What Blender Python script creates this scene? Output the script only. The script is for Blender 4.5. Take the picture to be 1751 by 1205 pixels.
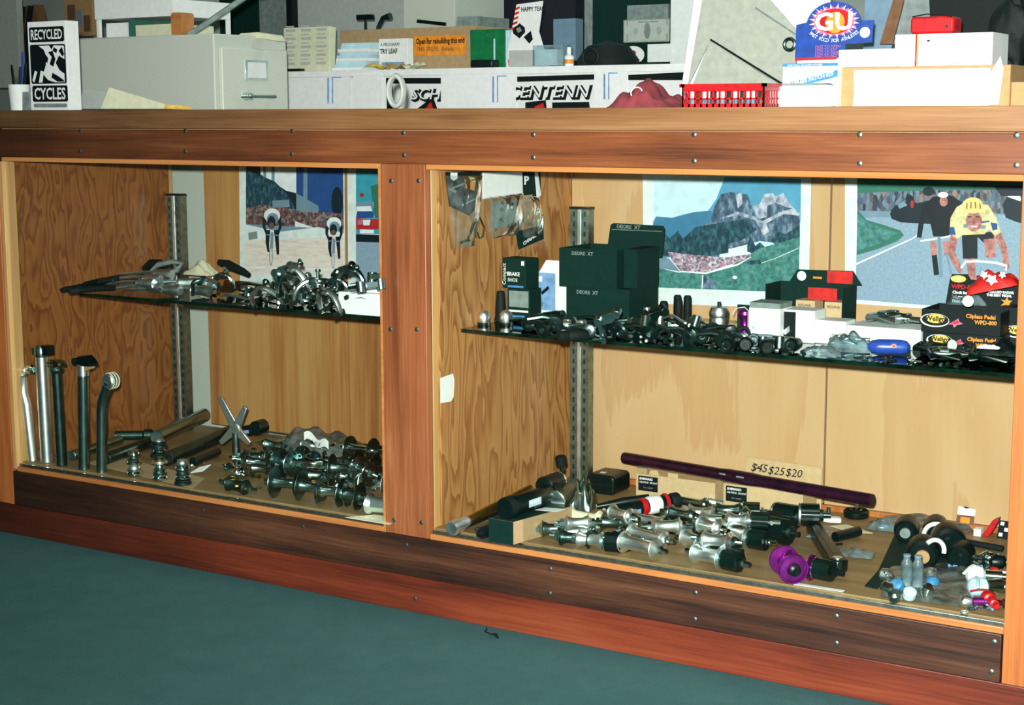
import bpy, math, random
from mathutils import Vector, Matrix, Euler
random.seed(7)
for o in list(bpy.data.objects): bpy.data.objects.remove(o)
S = bpy.context.scene
COL = S.collection
# ---------------------------------------------------------------- camera, world, lights
CAM = Vector((2.97152, -2.54889, 0.99521))
FW = Vector((-.52334031, .83912789, -.14825419)); RT = Vector((.84877623, .52874069, -.00349237)); UP = Vector((-.07545748, .12766233, .98894312))
cd = bpy.data.cameras.new('camera'); cam = bpy.data.objects.new('camera', cd); COL.objects.link(cam)
cd.sensor_width = 36; cd.lens = 2756.22 / 1751 * 36; cd.clip_start = .05
cam.matrix_world = Matrix(((RT.x, UP.x, -FW.x, CAM.x), (RT.y, UP.y, -FW.y, CAM.y), (RT.z, UP.z, -FW.z, CAM.z), (0, 0, 0, 1)))
S.camera = cam
S.view_settings.view_transform = 'Standard'; S.view_settings.look = 'None'; S.view_settings.gamma = 1
S.view_settings.use_curve_mapping = False; S.view_settings.exposure = 0.0
W = bpy.data.worlds.new('world'); S.world = W; W.use_nodes = True
W.node_tree.nodes['Background'].inputs[0].default_value = (.42, .62, .58, 1); W.node_tree.nodes['Background'].inputs[1].default_value = .22
def light(name, kind, loc, target, power, color, **k):
    l = bpy.data.lights.new(name, kind); l.energy = power; l.color = color
    for a, b in k.items(): setattr(l, a, b)
    o = bpy.data.objects.new(name, l); COL.objects.link(o); o.location = loc
    o.rotation_euler = (Vector(target) - Vector(loc)).to_track_quat('-Z', 'Y').to_euler()
    return o
light('camera_flash', 'SPOT', (2.95, -2.56, 1.065), (1.98, .1, .8), 770, (1, .98, .95), spot_size=math.radians(96), spot_blend=1.0, shadow_soft_size=.018)
light('ceiling_tube', 'AREA', (1.2, -1.6, 2.7), (1.2, -1.6, 0), 9, (.72, 1, .88), shape='RECTANGLE', size=1.3, size_y=.16)
light('ceiling_tube', 'AREA', (2.6, -.9, 2.7), (2.6, -.9, 0), 9, (.72, 1, .88), shape='RECTANGLE', size=1.3, size_y=.16)
light('ceiling_tube', 'AREA', (.6, 1.6, 2.7), (.6, 1.6, 0), 9, (.72, 1, .88), shape='RECTANGLE', size=1.3, size_y=.16)

def on(px, py, ax, v):
    'the point of the plane ax = v that the photograph shows at px, py'
    d = FW * 2756.2171 + RT * (px - 875.5) - UP * (py - 602.5); i = 'xyz'.index(ax)
    return CAM + d * ((v - CAM[i]) / d[i])
def ppm(p): return 2756.2 / (Vector(p) - CAM).dot(FW)      # pixels per metre at a point
# ---------------------------------------------------------------- materials
def lin(c): return tuple((v / 255 / 12.92 if v / 255 <= .04045 else ((v / 255 + .055) / 1.055) ** 2.4) for v in c) + (1,)
MATS = {}
def base(name, rough=.5, metal=0, **k):
    m = bpy.data.materials.new(name); m.use_nodes = True; nt = m.node_tree; b = nt.nodes['Principled BSDF']
    b.inputs['Roughness'].default_value = rough; b.inputs['Metallic'].default_value = metal
    for a, v in k.items(): b.inputs[a.replace('_', ' ')].default_value = v
    MATS[name] = m; return m, nt, b
def N(nt, t, **k):
    n = nt.nodes.new('ShaderNode' + t)
    for a, v in k.items():
        if a in n.inputs: n.inputs[a].default_value = v
        else: setattr(n, a, v)
    return n
def ramp(nt, src, stops):
    r = nt.nodes.new('ShaderNodeValToRGB'); e = r.color_ramp.elements
    while len(e) < len(stops): e.new(.5)
    for q, (p, c) in zip(e, stops): q.position = p; q.color = lin(c) if len(c) == 3 else c
    nt.links.new(src, r.inputs[0]); return r
def coords(nt, scale=(1, 1, 1), kind='Object', rot=(0, 0, 0)):
    t = N(nt, 'TexCoord'); mp = N(nt, 'Mapping'); mp.inputs['Scale'].default_value = scale; mp.inputs['Rotation'].default_value = rot
    nt.links.new(t.outputs[kind], mp.inputs[0]); return mp.outputs[0]
def bump(nt, b, src, strength=.2, dist=.001):
    u = N(nt, 'Bump'); u.inputs['Strength'].default_value = strength; u.inputs['Distance'].default_value = dist
    nt.links.new(src, u.inputs['Height']); nt.links.new(u.outputs[0], b.inputs['Normal'])
def plain(name, c, rough=.5, metal=0, var=.12, scale=60, **k):
    m, nt, b = base(name, rough, metal, **k)
    n = N(nt, 'TexNoise'); n.inputs['Scale'].default_value = scale; n.inputs['Detail'].default_value = 3
    nt.links.new(coords(nt), n.inputs['Vector'])
    lo = tuple(v * (1 - var) for v in c); hi = tuple(min(255, v * (1 + var)) for v in c)
    nt.links.new(ramp(nt, n.outputs[0], [(.3, lo), (.7, hi)]).outputs[0], b.inputs['Base Color']); return m
def wood(name, cols, scale, rough=.35, fine=260, axis=0, bands=9., blotch=.35, left_shade=0):
    'straight-grained board: streaks along an axis, fine pores, blotches'
    m, nt, b = base(name, rough)
    s = [scale] * 3; s[axis] = scale * .06
    n = N(nt, 'TexNoise'); n.inputs['Scale'].default_value = 1; n.inputs['Detail'].default_value = 5; n.inputs['Distortion'].default_value = .6
    nt.links.new(coords(nt, s), n.inputs['Vector'])
    s2 = [fine] * 3; s2[axis] = fine * .03
    n2 = N(nt, 'TexNoise'); n2.inputs['Scale'].default_value = 1; n2.inputs['Detail'].default_value = 3
    nt.links.new(coords(nt, s2), n2.inputs['Vector'])
    n3 = N(nt, 'TexNoise'); n3.inputs['Scale'].default_value = 2.2; n3.inputs['Detail'].default_value = 4
    nt.links.new(coords(nt), n3.inputs['Vector'])
    a = N(nt, 'Math', operation='MULTIPLY_ADD'); a.inputs[1].default_value = .45; nt.links.new(n2.outputs[0], a.inputs[0]); nt.links.new(n.outputs[0], a.inputs[2])
    c = N(nt, 'Math', operation='MULTIPLY_ADD'); c.inputs[1].default_value = blotch; nt.links.new(n3.outputs[0], c.inputs[0]); nt.links.new(a.outputs[0], c.inputs[2])
    d = N(nt, 'Math', operation='MULTIPLY'); d.inputs[1].default_value = 1 / (1 + .45 + blotch); nt.links.new(c.outputs[0], d.inputs[0])
    k = len(cols) - 1; src = ramp(nt, d.outputs[0], [(.36 + .28 * i / k, q) for i, q in enumerate(cols)]).outputs[0]
    if left_shade:       # light falloff painted into the colour: boards darken leftward, broken up by noise
        sp = N(nt, 'SeparateXYZ'); nt.links.new(coords(nt), sp.inputs[0]); w_ = N(nt, 'MapRange'); w_.inputs[1].default_value = -.2; w_.inputs[2].default_value = 1.35; w_.inputs[3].default_value = left_shade; w_.inputs[4].default_value = 0
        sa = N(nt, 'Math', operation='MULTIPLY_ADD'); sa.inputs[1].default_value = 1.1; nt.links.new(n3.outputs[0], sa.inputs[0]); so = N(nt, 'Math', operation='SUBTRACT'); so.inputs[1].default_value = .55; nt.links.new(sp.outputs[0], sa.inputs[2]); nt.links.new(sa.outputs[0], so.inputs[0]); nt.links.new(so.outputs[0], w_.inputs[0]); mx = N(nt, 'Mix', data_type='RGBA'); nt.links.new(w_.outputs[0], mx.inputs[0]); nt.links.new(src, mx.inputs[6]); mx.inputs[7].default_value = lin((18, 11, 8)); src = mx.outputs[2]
    nt.links.new(src, b.inputs['Base Color'])
    bump(nt, b, a.outputs[0], .25, .0006); return m
def figured(name, light_, mid, dark, sc=(5, 5, 1.6), rings=16, rough=.45, width=.35, fine=True):
    'rotary-cut plywood: contour lines of a stretched noise'
    m, nt, b = base(name, rough)
    n = N(nt, 'TexNoise'); n.inputs['Scale'].default_value = 1; n.inputs['Detail'].default_value = 2.2; n.inputs['Roughness'].default_value = .45; n.inputs['Distortion'].default_value = .35
    nt.links.new(coords(nt, sc), n.inputs['Vector'])
    a = N(nt, 'Math', operation='MULTIPLY'); a.inputs[1].default_value = rings; nt.links.new(n.outputs[0], a.inputs[0])
    f = N(nt, 'Math', operation='FRACT'); nt.links.new(a.outputs[0], f.inputs[0])
    n2 = N(nt, 'TexNoise'); n2.inputs['Scale'].default_value = 1; n2.inputs['Detail'].default_value = 4
    nt.links.new(coords(nt, (120, 120, 9)), n2.inputs['Vector'])
    g = N(nt, 'Math', operation='MULTIPLY_ADD'); g.inputs[1].default_value = .7; nt.links.new(n2.outputs[0], g.inputs[0]); nt.links.new(f.outputs[0], g.inputs[2])
    h = N(nt, 'Math', operation='SUBTRACT'); h.inputs[1].default_value = .35; nt.links.new(g.outputs[0], h.inputs[0])
    r = ramp(nt, h.outputs[0], [(0, light_), (.45, mid), (1 - width * .5, dark), (1, light_)])
    n3 = N(nt, 'TexNoise'); n3.inputs['Scale'].default_value = 3; nt.links.new(coords(nt), n3.inputs['Vector'])
    mx = N(nt, 'Mix', data_type='RGBA'); r2 = ramp(nt, n3.outputs[0], [(.35, (0, 0, 0)), (.7, (120, 120, 120))])
    nt.links.new(r2.outputs[0], mx.inputs[0]); nt.links.new(r.outputs[0], mx.inputs[6]); mx.inputs[7].default_value = lin(mid)
    nt.links.new(mx.outputs[2], b.inputs['Base Color']); return m
wood('redwood_fascia', [(66, 36, 19), (106, 58, 31), (126, 72, 39), (146, 92, 53)], 26, .42, left_shade=.85)
wood('redwood_rail', [(26, 15, 11), (56, 33, 22), (78, 48, 32), (104, 66, 44)], 22, .45, left_shade=.7)
wood('redwood_kick', [(60, 24, 14), (100, 40, 22), (122, 52, 29), (136, 66, 38)], 18, .45, left_shade=.7)
wood('redwood_post', [(104, 58, 32), (132, 76, 42), (150, 90, 54), (174, 118, 78)], 30, .42, axis=2)
wood('counter_edge', [(94, 62, 36), (122, 84, 50), (138, 98, 62), (152, 114, 76)], 22, .4, left_shade=.7)
wood('end_post', [(150, 84, 40), (182, 108, 54), (196, 122, 66)], 30, .4, axis=2)
wood('varnished_trim', [(166, 106, 56), (186, 124, 68), (198, 138, 82)], 30, .3)
wood('pale_trim', [(184, 140, 84), (206, 162, 104), (220, 178, 120)], 30, .35, axis=2)
wood('case_floor_board', [(120, 96, 62), (146, 118, 78), (160, 132, 90)], 20, .5)
figured('fir_plywood_dark', (152, 98, 50), (142, 88, 43), (112, 62, 30), (15, 15, 5.0), 10, width=.3)
figured('fir_plywood_light', (186, 138, 84), (176, 124, 70), (140, 84, 42), (13, 13, 2.6), 12, width=.22)
figured('birch_panel', (200, 166, 122), (196, 160, 114), (190, 152, 106), (3.2, 3, .9), 6, width=.2)
wood('birch_striped', [(146, 94, 50), (170, 118, 66), (182, 138, 82), (190, 146, 90)], 13, .4, axis=2, fine=120)
m, nt, b = base('carpet', .95)
n = N(nt, 'TexNoise'); n.inputs['Scale'].default_value = 420; n.inputs['Detail'].default_value = 2; nt.links.new(coords(nt), n.inputs['Vector'])
n2 = N(nt, 'TexNoise'); n2.inputs['Scale'].default_value = 9; n2.inputs['Detail'].default_value = 9; n2.inputs['Roughness'].default_value = .8; nt.links.new(coords(nt), n2.inputs['Vector'])
a = N(nt, 'Math', operation='ADD'); nt.links.new(n.outputs[0], a.inputs[0]); nt.links.new(n2.outputs[0], a.inputs[1])
d = N(nt, 'Math', operation='MULTIPLY'); d.inputs[1].default_value = .5; nt.links.new(a.outputs[0], d.inputs[0])
nt.links.new(ramp(nt, d.outputs[0], [(.3, (34, 78, 80)), (.5, (46, 94, 95)), (.7, (60, 110, 109))]).outputs[0], b.inputs['Base Color'])
bump(nt, b, n.outputs[0], .7, .004)
plain('wall_paint', (150, 160, 156), .8, var=.06, scale=8)
plain('ceiling_paint', (190, 196, 190), .9)
plain('filing_steel', (196, 204, 192), .45, var=.03, scale=300)
plain('filing_drawer', (206, 214, 200), .45, var=.03, scale=300)
plain('chrome', (206, 226, 222), .15, 1, var=.04)
plain('aluminium', (232, 243, 241), .37, 1, var=.06)
plain('satin_steel', (140, 168, 164), .27, 1, var=.1)
plain('dark_steel', (60, 84, 80), .35, .9, var=.15)
plain('galvanised', (128, 146, 140), .4, 1, var=.12, scale=90)
plain('black_anodised', (6, 28, 24), .3, .2)
plain('black_rubber', (5, 20, 18), .7, Specular_IOR_Level=.3)
plain('black_plastic', (4, 20, 19), .36, Specular_IOR_Level=.32)
plain('black_card', (2, 40, 34), .75, var=.08, Specular_IOR_Level=.2)
plain('black_print', (4, 18, 20), .6, var=.03, Specular_IOR_Level=.25)
plain('grey_plastic', (128, 144, 140), .5)
plain('white_card', (232, 238, 236), .6, var=.02)
plain('white_paper', (238, 243, 242), .7, var=.02)
plain('cream_paper', (216, 218, 186), .8, var=.03)
plain('grey_paper', (176, 184, 178), .8, var=.03)
plain('kraft_card', (168, 142, 104), .75, var=.05)
plain('map_paper', (170, 178, 164), .8, var=.05)
plain('buff_card', (178, 142, 94), .7, var=.04)
plain('tan_box', (196, 170, 128), .7, var=.04)
plain('label_grey', (120, 134, 132), .6)
plain('purple_anodised', (186, 66, 188), .3, .95, var=.1)
plain('plum_anodised', (44, 16, 36), .3, .3, var=.25, scale=40)
plain('red_plastic', (184, 20, 26), .4)
plain('red_print', (200, 32, 28), .5)
plain('red_cloth', (124, 50, 56), .9, var=.2, scale=30)
plain('blue_print', (24, 66, 150), .5)
plain('cyan_print', (60, 130, 180), .5)
plain('pale_blue_print', (120, 160, 205), .5)
plain('blue_plastic', (36, 70, 160), .35)
plain('green_plastic', (8, 112, 62), .35)
plain('orange_print', (226, 140, 40), .5)
plain('yellow_print', (226, 190, 84), .5)
plain('brass', (190, 160, 80), .3, 1)
plain('brown_card', (110, 76, 48), .7)
plain('navy_dark', (12, 18, 32), .6)
plain('bill_green', (150, 166, 146), .8, var=.1, scale=200)
def glassy(name, tint, alpha, rough=.05, ior=1.5, body=None, bodymix=0):
    m = bpy.data.materials.new(name); m.use_nodes = True; nt = m.node_tree; nt.nodes.clear(); MATS[name] = m
    out = N(nt, 'OutputMaterial'); tr = N(nt, 'BsdfTransparent'); tr.inputs[0].default_value = lin(tint)
    gl = N(nt, 'BsdfGlossy'); gl.inputs['Roughness'].default_value = rough; gl.inputs[0].default_value = (1, 1, 1, 1)
    fr = N(nt, 'Fresnel'); fr.inputs[0].default_value = ior; mx = N(nt, 'MixShader'); nt.links.new(fr.outputs[0], mx.inputs[0])
    src = tr.outputs[0]
    if body:
        df = N(nt, 'BsdfDiffuse'); df.inputs[0].default_value = lin(body); m2 = N(nt, 'MixShader')
        n = N(nt, 'TexNoise'); n.inputs['Scale'].default_value = 45; n.inputs['Detail'].default_value = 4; nt.links.new(coords(nt), n.inputs['Vector'])
        r = ramp(nt, n.outputs[0], [(.35, (bodymix * .3,) * 3 + (1,)), (.7, (min(1, bodymix * 1.6),) * 3 + (1,))]); nt.links.new(r.outputs[0], m2.inputs[0])
        nt.links.new(tr.outputs[0], m2.inputs[1]); nt.links.new(df.outputs[0], m2.inputs[2]); src = m2.outputs[0]
        bp = N(nt, 'Bump'); bp.inputs['Strength'].default_value = .6; bp.inputs['Distance'].default_value = .004; nt.links.new(n.outputs[0], bp.inputs['Height']); nt.links.new(bp.outputs[0], gl.inputs['Normal'])
    nt.links.new(src, mx.inputs[1]); nt.links.new(gl.outputs[0], mx.inputs[2]); nt.links.new(mx.outputs[0], out.inputs[0]); return m
glassy('pane_glass', (250, 253, 251), 1, .02, 1.12)
glassy('shelf_glass', (205, 232, 218), 1, .04, 1.5)
glassy('shelf_edge', (70, 120, 96), 1, .1, 1.5, (10, 46, 34), .55)
glassy('plastic_bag', (236, 242, 240), 1, .22, 1.2, (200, 214, 210), .2)
glassy('thin_bag', (238, 244, 242), 1, .2, 1.13, (205, 220, 218), .1)
glassy('clear_plastic', (205, 225, 230), 1, .15, 1.25, (176, 200, 208), .24)
def cells(name, cols, scale, rough=.6, kind='Object', sc=(1, 1, 1)):
    m, nt, b = base(name, rough); v = N(nt, 'TexVoronoi'); v.inputs['Scale'].default_value = scale; nt.links.new(coords(nt, sc), v.inputs['Vector'])
    sp = N(nt, 'SeparateColor'); nt.links.new(v.outputs['Color'], sp.inputs[0])
    nt.links.new(ramp(nt, sp.outputs[0], [(i / (len(cols) - 1), c) for i, c in enumerate(cols)]).outputs[0], b.inputs['Base Color']); return m
cells('print_crowd', [(40, 40, 46), (120, 60, 58), (70, 84, 96), (150, 130, 120), (50, 60, 60)], 160)
cells('print_crowd_pale', [(110, 90, 110), (190, 180, 196), (90, 80, 100), (170, 120, 140), (210, 210, 220)], 220)
cells('print_spectators', [(24, 40, 60), (110, 130, 150), (30, 50, 70), (150, 120, 110)], 170, sc=(1, 1, .45))
def noisy(name, cols, scale, sc=(1, 1, 1), detail=6):
    m, nt, b = base(name, .5); n = N(nt, 'TexNoise'); n.inputs['Scale'].default_value = scale; n.inputs['Detail'].default_value = detail; n.inputs['Roughness'].default_value = .65
    nt.links.new(coords(nt, sc), n.inputs['Vector']); k = len(cols) - 1
    nt.links.new(ramp(nt, n.outputs[0], [(.35 + .3 * i / k, c) for i, c in enumerate(cols)]).outputs[0], b.inputs['Base Color']); return m
noisy('print_grass', [(40, 96, 94), (62, 124, 120), (88, 146, 140)], 110)
noisy('print_trees', [(14, 44, 58), (26, 66, 80), (60, 106, 116)], 120, (1, 1, .5))
noisy('print_rock', [(40, 62, 84), (72, 98, 122), (132, 156, 176)], 90, (1, 1, .5))
noisy('print_rock_pale', [(90, 110, 140), (170, 180, 196), (214, 214, 218)], 55, (1, 1, .6))
noisy('print_asphalt', [(120, 148, 172), (132, 158, 180), (142, 166, 186)], 200)
noisy('print_skin', [(132, 78, 76), (172, 112, 106), (194, 138, 130)], 110)
noisy('print_jersey', [(178, 168, 112), (204, 196, 142), (212, 206, 164)], 70)
noisy('print_road_cream', [(206, 196, 186), (222, 214, 204), (228, 222, 214)], 30, (1, 1, 6))
for nm, c in dict(print_white=(222, 232, 236), poster_border=(214, 228, 228), print_sky=(84, 152, 186), print_sky_pale=(190, 222, 232), print_blue_hill=(60, 120, 156), print_blue=(34, 76, 136), print_grey_blue=(110, 140, 160),
                  print_dark=(16, 34, 46), print_black=(10, 22, 32), print_red=(170, 40, 50), print_green=(48, 110, 96), print_teal=(52, 150, 170), print_helmet=(212, 198, 124), print_brown=(110, 80, 60), print_pink=(190, 104, 140)).items(): plain(nm, c, .45, var=.05, scale=40)
# ---------------------------------------------------------------- mesh helpers
def T(loc=(0, 0, 0), rot=(0, 0, 0), sc=(1, 1, 1)):
    return Matrix.LocRotScale(Vector(loc), Euler(rot), Vector(sc if hasattr(sc, '__len__') else (sc,) * 3))
AX = {'x': Matrix.Rotation(math.pi / 2, 4, 'Y'), 'y': Matrix.Rotation(-math.pi / 2, 4, 'X'), 'z': Matrix.Identity(4)}
class G:
    def __init__(s): s.v = []; s.f = []; s.m = []; s.names = []
    def mi(s, m):
        if m not in s.names: s.names.append(m)
        return s.names.index(m)
    def add(s, vs, fs, m, M=None):
        o = len(s.v); s.v += [tuple(M @ Vector(v)) if M else tuple(v) for v in vs]; k = s.mi(m)
        for f in fs: s.f.append(tuple(i + o for i in f)); s.m.append(k)
        return s
    def box(s, a, b, m, M=None):
        'axis-aligned box from corner a to corner b'
        x0, y0, z0 = a; x1, y1, z1 = b
        vs = [(x0, y0, z0), (x1, y0, z0), (x1, y1, z0), (x0, y1, z0), (x0, y0, z1), (x1, y0, z1), (x1, y1, z1), (x0, y1, z1)]
        return s.add(vs, [(0, 3, 2, 1), (4, 5, 6, 7), (0, 1, 5, 4), (1, 2, 6, 5), (2, 3, 7, 6), (3, 0, 4, 7)], m, M)
    def cbox(s, c, d, m, rot=(0, 0, 0)):
        return s.box([-q / 2 for q in d], [q / 2 for q in d], m, T(c, rot))
    def lathe(s, prof, m, M=None, seg=20, ax='z', caps=True):
        A = AX[ax]; M = (M @ A) if M else A
        vs = [(r * math.cos(2 * math.pi * i / seg), r * math.sin(2 * math.pi * i / seg), h) for r, h in prof for i in range(seg)]
        fs = [(j * seg + i, j * seg + (i + 1) % seg, (j + 1) * seg + (i + 1) % seg, (j + 1) * seg + i) for j in range(len(prof) - 1) for i in range(seg)]
        if caps: fs += [tuple(range(seg))[::-1], tuple((len(prof) - 1) * seg + i for i in range(seg))]
        return s.add(vs, fs, m, M)
    def cyl(s, r, h0, h1, m, M=None, seg=16, ax='z', bev=0):
        p = [(r, h0), (r, h1)] if not bev else [(r - bev, h0), (r, h0 + bev), (r, h1 - bev), (r - bev, h1)]
        return s.lathe(p, m, M, seg, ax)
    def tube(s, pts, r, m, M=None, seg=8, closed=False, flat=1.0):
        pts = [Vector(p) for p in pts]; n = len(pts); vs = []
        rr = r if hasattr(r, '__len__') else [r] * n; prev = None
        for i, p in enumerate(pts):
            t = (pts[(i + 1) % n] - pts[i - 1]) if closed else (pts[min(i + 1, n - 1)] - pts[max(i - 1, 0)])
            t.normalize()
            if prev is None: a = t.cross(Vector((0, 0, 1)) if abs(t.z) < .9 else Vector((1, 0, 0)))
            else: a = prev - t * prev.dot(t)
            a.normalize(); prev = a; b = t.cross(a)
            for k in range(seg):
                w = 2 * math.pi * k / seg; vs.append(p + (a * math.cos(w) + b * math.sin(w) * flat) * rr[i])
        L = n if closed else n - 1
        fs = [(j * seg + i, j * seg + (i + 1) % seg, ((j + 1) % n) * seg + (i + 1) % seg, ((j + 1) % n) * seg + i) for j in range(L) for i in range(seg)]
        if not closed: fs += [tuple(range(seg))[::-1], tuple((n - 1) * seg + i for i in range(seg))]
        return s.add(vs, fs, m, M)
    def prism(s, poly, d0, d1, m, M=None, ax='z'):
        'polygon in the plane across ax, extruded from d0 to d1'
        q = {'z': lambda a, b, d: (a, b, d), 'y': lambda a, b, d: (a, d, b), 'x': lambda a, b, d: (d, a, b)}[ax]
        n = len(poly); vs = [q(a, b, d0) for a, b in poly] + [q(a, b, d1) for a, b in poly]
        return s.add(vs, [tuple(range(n)), tuple(range(2 * n - 1, n - 1, -1))] + [(i, i + n, (i + 1) % n + n, (i + 1) % n) for i in range(n)], m, M)
    def sheet(s, pts, m, M=None): return s.add(pts, [tuple(range(len(pts)))], m, M)
    def grid(s, nx, ny, fn, m, M=None):
        vs = [fn(i / nx, j / ny) for j in range(ny + 1) for i in range(nx + 1)]
        return s.add(vs, [(j * (nx + 1) + i, j * (nx + 1) + i + 1, (j + 1) * (nx + 1) + i + 1, (j + 1) * (nx + 1) + i) for j in range(ny) for i in range(nx)], m, M)
    def torus(s, R, r, m, M=None, a0=0, a1=2 * math.pi, seg=24, rs=8, flat=1.0):
        full = abs(a1 - a0 - 2 * math.pi) < 1e-3; n = seg
        pts = [(R * math.cos(a0 + (a1 - a0) * i / (n if full else n - 1)), R * math.sin(a0 + (a1 - a0) * i / (n if full else n - 1)), 0) for i in range(n)]
        return s.tube(pts, r, m, M, rs, full, flat)
    def text(s, txt, size, m, M, ex=.0002, shear=0, bold=0, space=1, align='LEFT'):
        cu = bpy.data.curves.new('t', 'FONT'); cu.body = txt; cu.size = size; cu.extrude = ex; cu.shear = shear; cu.offset = bold; cu.space_character = space
        cu.align_x = align; cu.resolution_u = 2
        o = bpy.data.objects.new('t', cu); COL.objects.link(o); dg = bpy.context.evaluated_depsgraph_get()
        me = bpy.data.meshes.new_from_object(o.evaluated_get(dg)); s.add([v.co.copy() for v in me.vertices], [tuple(p.vertices) for p in me.polygons], m, M)
        bpy.data.objects.remove(o); bpy.data.curves.remove(cu); bpy.data.meshes.remove(me); return s
    def build(s, name, parent=None, loc=(0, 0, 0), rot=(0, 0, 0), bevel=0, angle=35, smooth=True):
        me = bpy.data.meshes.new(name); me.from_pydata(s.v, [], s.f)
        for n in s.names: me.materials.append(MATS[n])
        me.polygons.foreach_set('material_index', s.m)
        if smooth:
            me.polygons.foreach_set('use_smooth', [True] * len(s.f)); me.set_sharp_from_angle(angle=math.radians(angle))
        me.update(); o = bpy.data.objects.new(name, me); COL.objects.link(o); o.location = loc; o.rotation_euler = rot
        if parent: o.parent = parent
        if bevel:
            b = o.modifiers.new('bevel', 'BEVEL'); b.width = bevel; b.segments = 2; b.limit_method = 'ANGLE'
        return o
def tag(o, label=None, cat=None, group=None, kind=None):
    if label: o['label'] = label
    if cat: o['category'] = cat
    if group: o['group'] = group
    if kind: o['kind'] = kind
    return o
def thing(name, label, cat, loc=(0, 0, 0), rot=(0, 0, 0), group=None):
    o = bpy.data.objects.new(name, None); COL.objects.link(o); o.location = loc; o.rotation_euler = rot; o.empty_display_size = .02
    return tag(o, label, cat, group)
def copy_tree(root, label=None, loc=None, rot=None, group=None):
    kids = {}
    for ob in COL.objects:
        if ob.parent: kids.setdefault(ob.parent.name, []).append(ob)
    def rec(o, par):
        c = o.copy(); COL.objects.link(c)
        if par: c.parent = par; c.matrix_parent_inverse = o.matrix_parent_inverse
        for ch in kids.get(o.name, []): rec(ch, c)
        return c
    c = rec(root, None)
    if label: c['label'] = label
    if group: c['group'] = group
    if loc is not None: c.location = loc
    if rot is not None: c.rotation_euler = rot
    return c
FACE = Matrix.Rotation(math.pi / 2, 4, 'X')                 # text lying in xy turned to face -y
XR = Matrix.Rotation(math.pi / 2, 4, 'Z') @ FACE            # text facing +x
# ---------------------------------------------------------------- the setting
XR_ = 2.3164; XM1, XM2 = 1.0749, 1.1893; D = .552; ZF, ZR, ZK = .8843, .1606, .0731; ZFL = .176
tag(G().box((-4, -5, -.05), (6, 3.2, 0), 'carpet').build('floor'), kind='structure')
tag(G().box((-4, 2.6, 0), (6, 2.7, 2.9), 'wall_paint').build('wall_back'), kind='structure')
tag(G().box((-4.1, -5, 0), (-4, 2.7, 2.9), 'wall_paint').build('wall_left'), kind='structure')
tag(G().box((-4, -5, 2.9), (6, 2.7, 3), 'ceiling_paint').build('ceiling'), kind='structure')
# ---------------------------------------------------------------- display case
case = thing('display_case', 'long redwood shop display case with two glazed bays and plywood inside', 'display case', (0, 0, 0))
def part(name, g, bevel=.0015, parent=case, lab=None, **k):
    o = g.build(name, parent, bevel=bevel, **k)
    if lab: o['label'] = lab
    return o
XL, XE = -.9, 2.62
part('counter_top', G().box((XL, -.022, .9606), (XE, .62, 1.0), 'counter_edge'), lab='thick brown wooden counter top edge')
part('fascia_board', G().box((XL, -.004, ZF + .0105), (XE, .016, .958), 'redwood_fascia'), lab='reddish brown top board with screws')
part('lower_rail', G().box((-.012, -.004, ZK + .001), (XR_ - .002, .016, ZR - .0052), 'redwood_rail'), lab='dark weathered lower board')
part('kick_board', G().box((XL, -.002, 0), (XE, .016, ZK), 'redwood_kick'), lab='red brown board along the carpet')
part('centre_post', G().box((XM1 + .0082, -.004, ZR - .004), (XM2 - .0005, .016, ZF + .0102), 'redwood_post'), lab='upright redwood board between the two bays')
part('end_post', G().box((XR_ + .0005, -.003, ZK + .0005), (XR_ + .1, .016, ZF), 'end_post'))
part('end_post', G().box((-.09, -.003, ZK + .0005), (-.0135, .016, ZF), 'end_post'))
for x0, x1 in ((0, XM1), (XM2, XR_)):       # bright varnished strips framing each glass
    t = .0105
    part('trim_strip', G().box((x0, -.001, ZF), (x1, .006, ZF + t - .0003), 'varnished_trim'), .001)
    part('trim_strip', G().box((x0, -.001, ZR - .005), (x1, .006, ZR + .006), 'varnished_trim'), .001)
    part('trim_strip', G().box((x0 - .012, -.001 if x0 == 0 else .0163, ZR), (x0, .036, ZF), 'pale_trim'), .001)
    part('trim_strip', G().box((x1, -.001, ZR - .005), (x1 + .008, .006, ZF + t - .0003), 'varnished_trim'), .001)
    part('glass_track', G().box((x0 + .001, .0065, ZR - .003), (x1 - .001, .0155, ZR + .0125), 'galvanised'), .001, lab='dull metal channel under the glass')
    part('glass_pane', G().box((x0 + .001, .008, ZR + .0127), (x1 - .001, .012, ZF + .003), 'pane_glass'), 0)
part('case_bottom', G().box((-.02, .0165, .15), (XR_ + .02, D + .02, ZFL), 'case_floor_board'), .001)
part('side_panel', G().box((-.02, .0365, ZFL), (-.0005, D - .012, .95), 'fir_plywood_dark'), 0, lab='figured fir plywood, orange brown')
part('side_panel', G().box((1.10, .0365, ZFL), (1.1935, D + .0, .95), 'fir_plywood_light'), 0, lab='figured fir plywood, golden brown')
part('side_panel', G().box((XR_ + .012, .021, ZFL), (XR_ + .03, D, .95), 'fir_plywood_light'), 0)
part('panel_edge', G().box((-.02, D - .0115, ZFL), (-.0005, D, .95), 'pale_trim'), 0)
for a, b_, m_ in ((.108, .5615, 'birch_striped'), (.5655, 1.0985, 'birch_striped'), (1.194, 1.793, 'birch_panel'), (1.797, XR_ + .02, 'birch_panel')):
    part('back_panel', G().box((a, D + .001, ZFL + .012), (b_, D + .012, .95), m_), .001)
part('back_rail', G().box((1.194, D - .006, ZFL), (XR_ + .012, D + .0005, ZFL + .012), 'end_post'), .001)
part('case_ceiling', G().box((-.02, .021, .95), (XR_ + .02, D + .02, .96), 'birch_panel'), 0)
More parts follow.
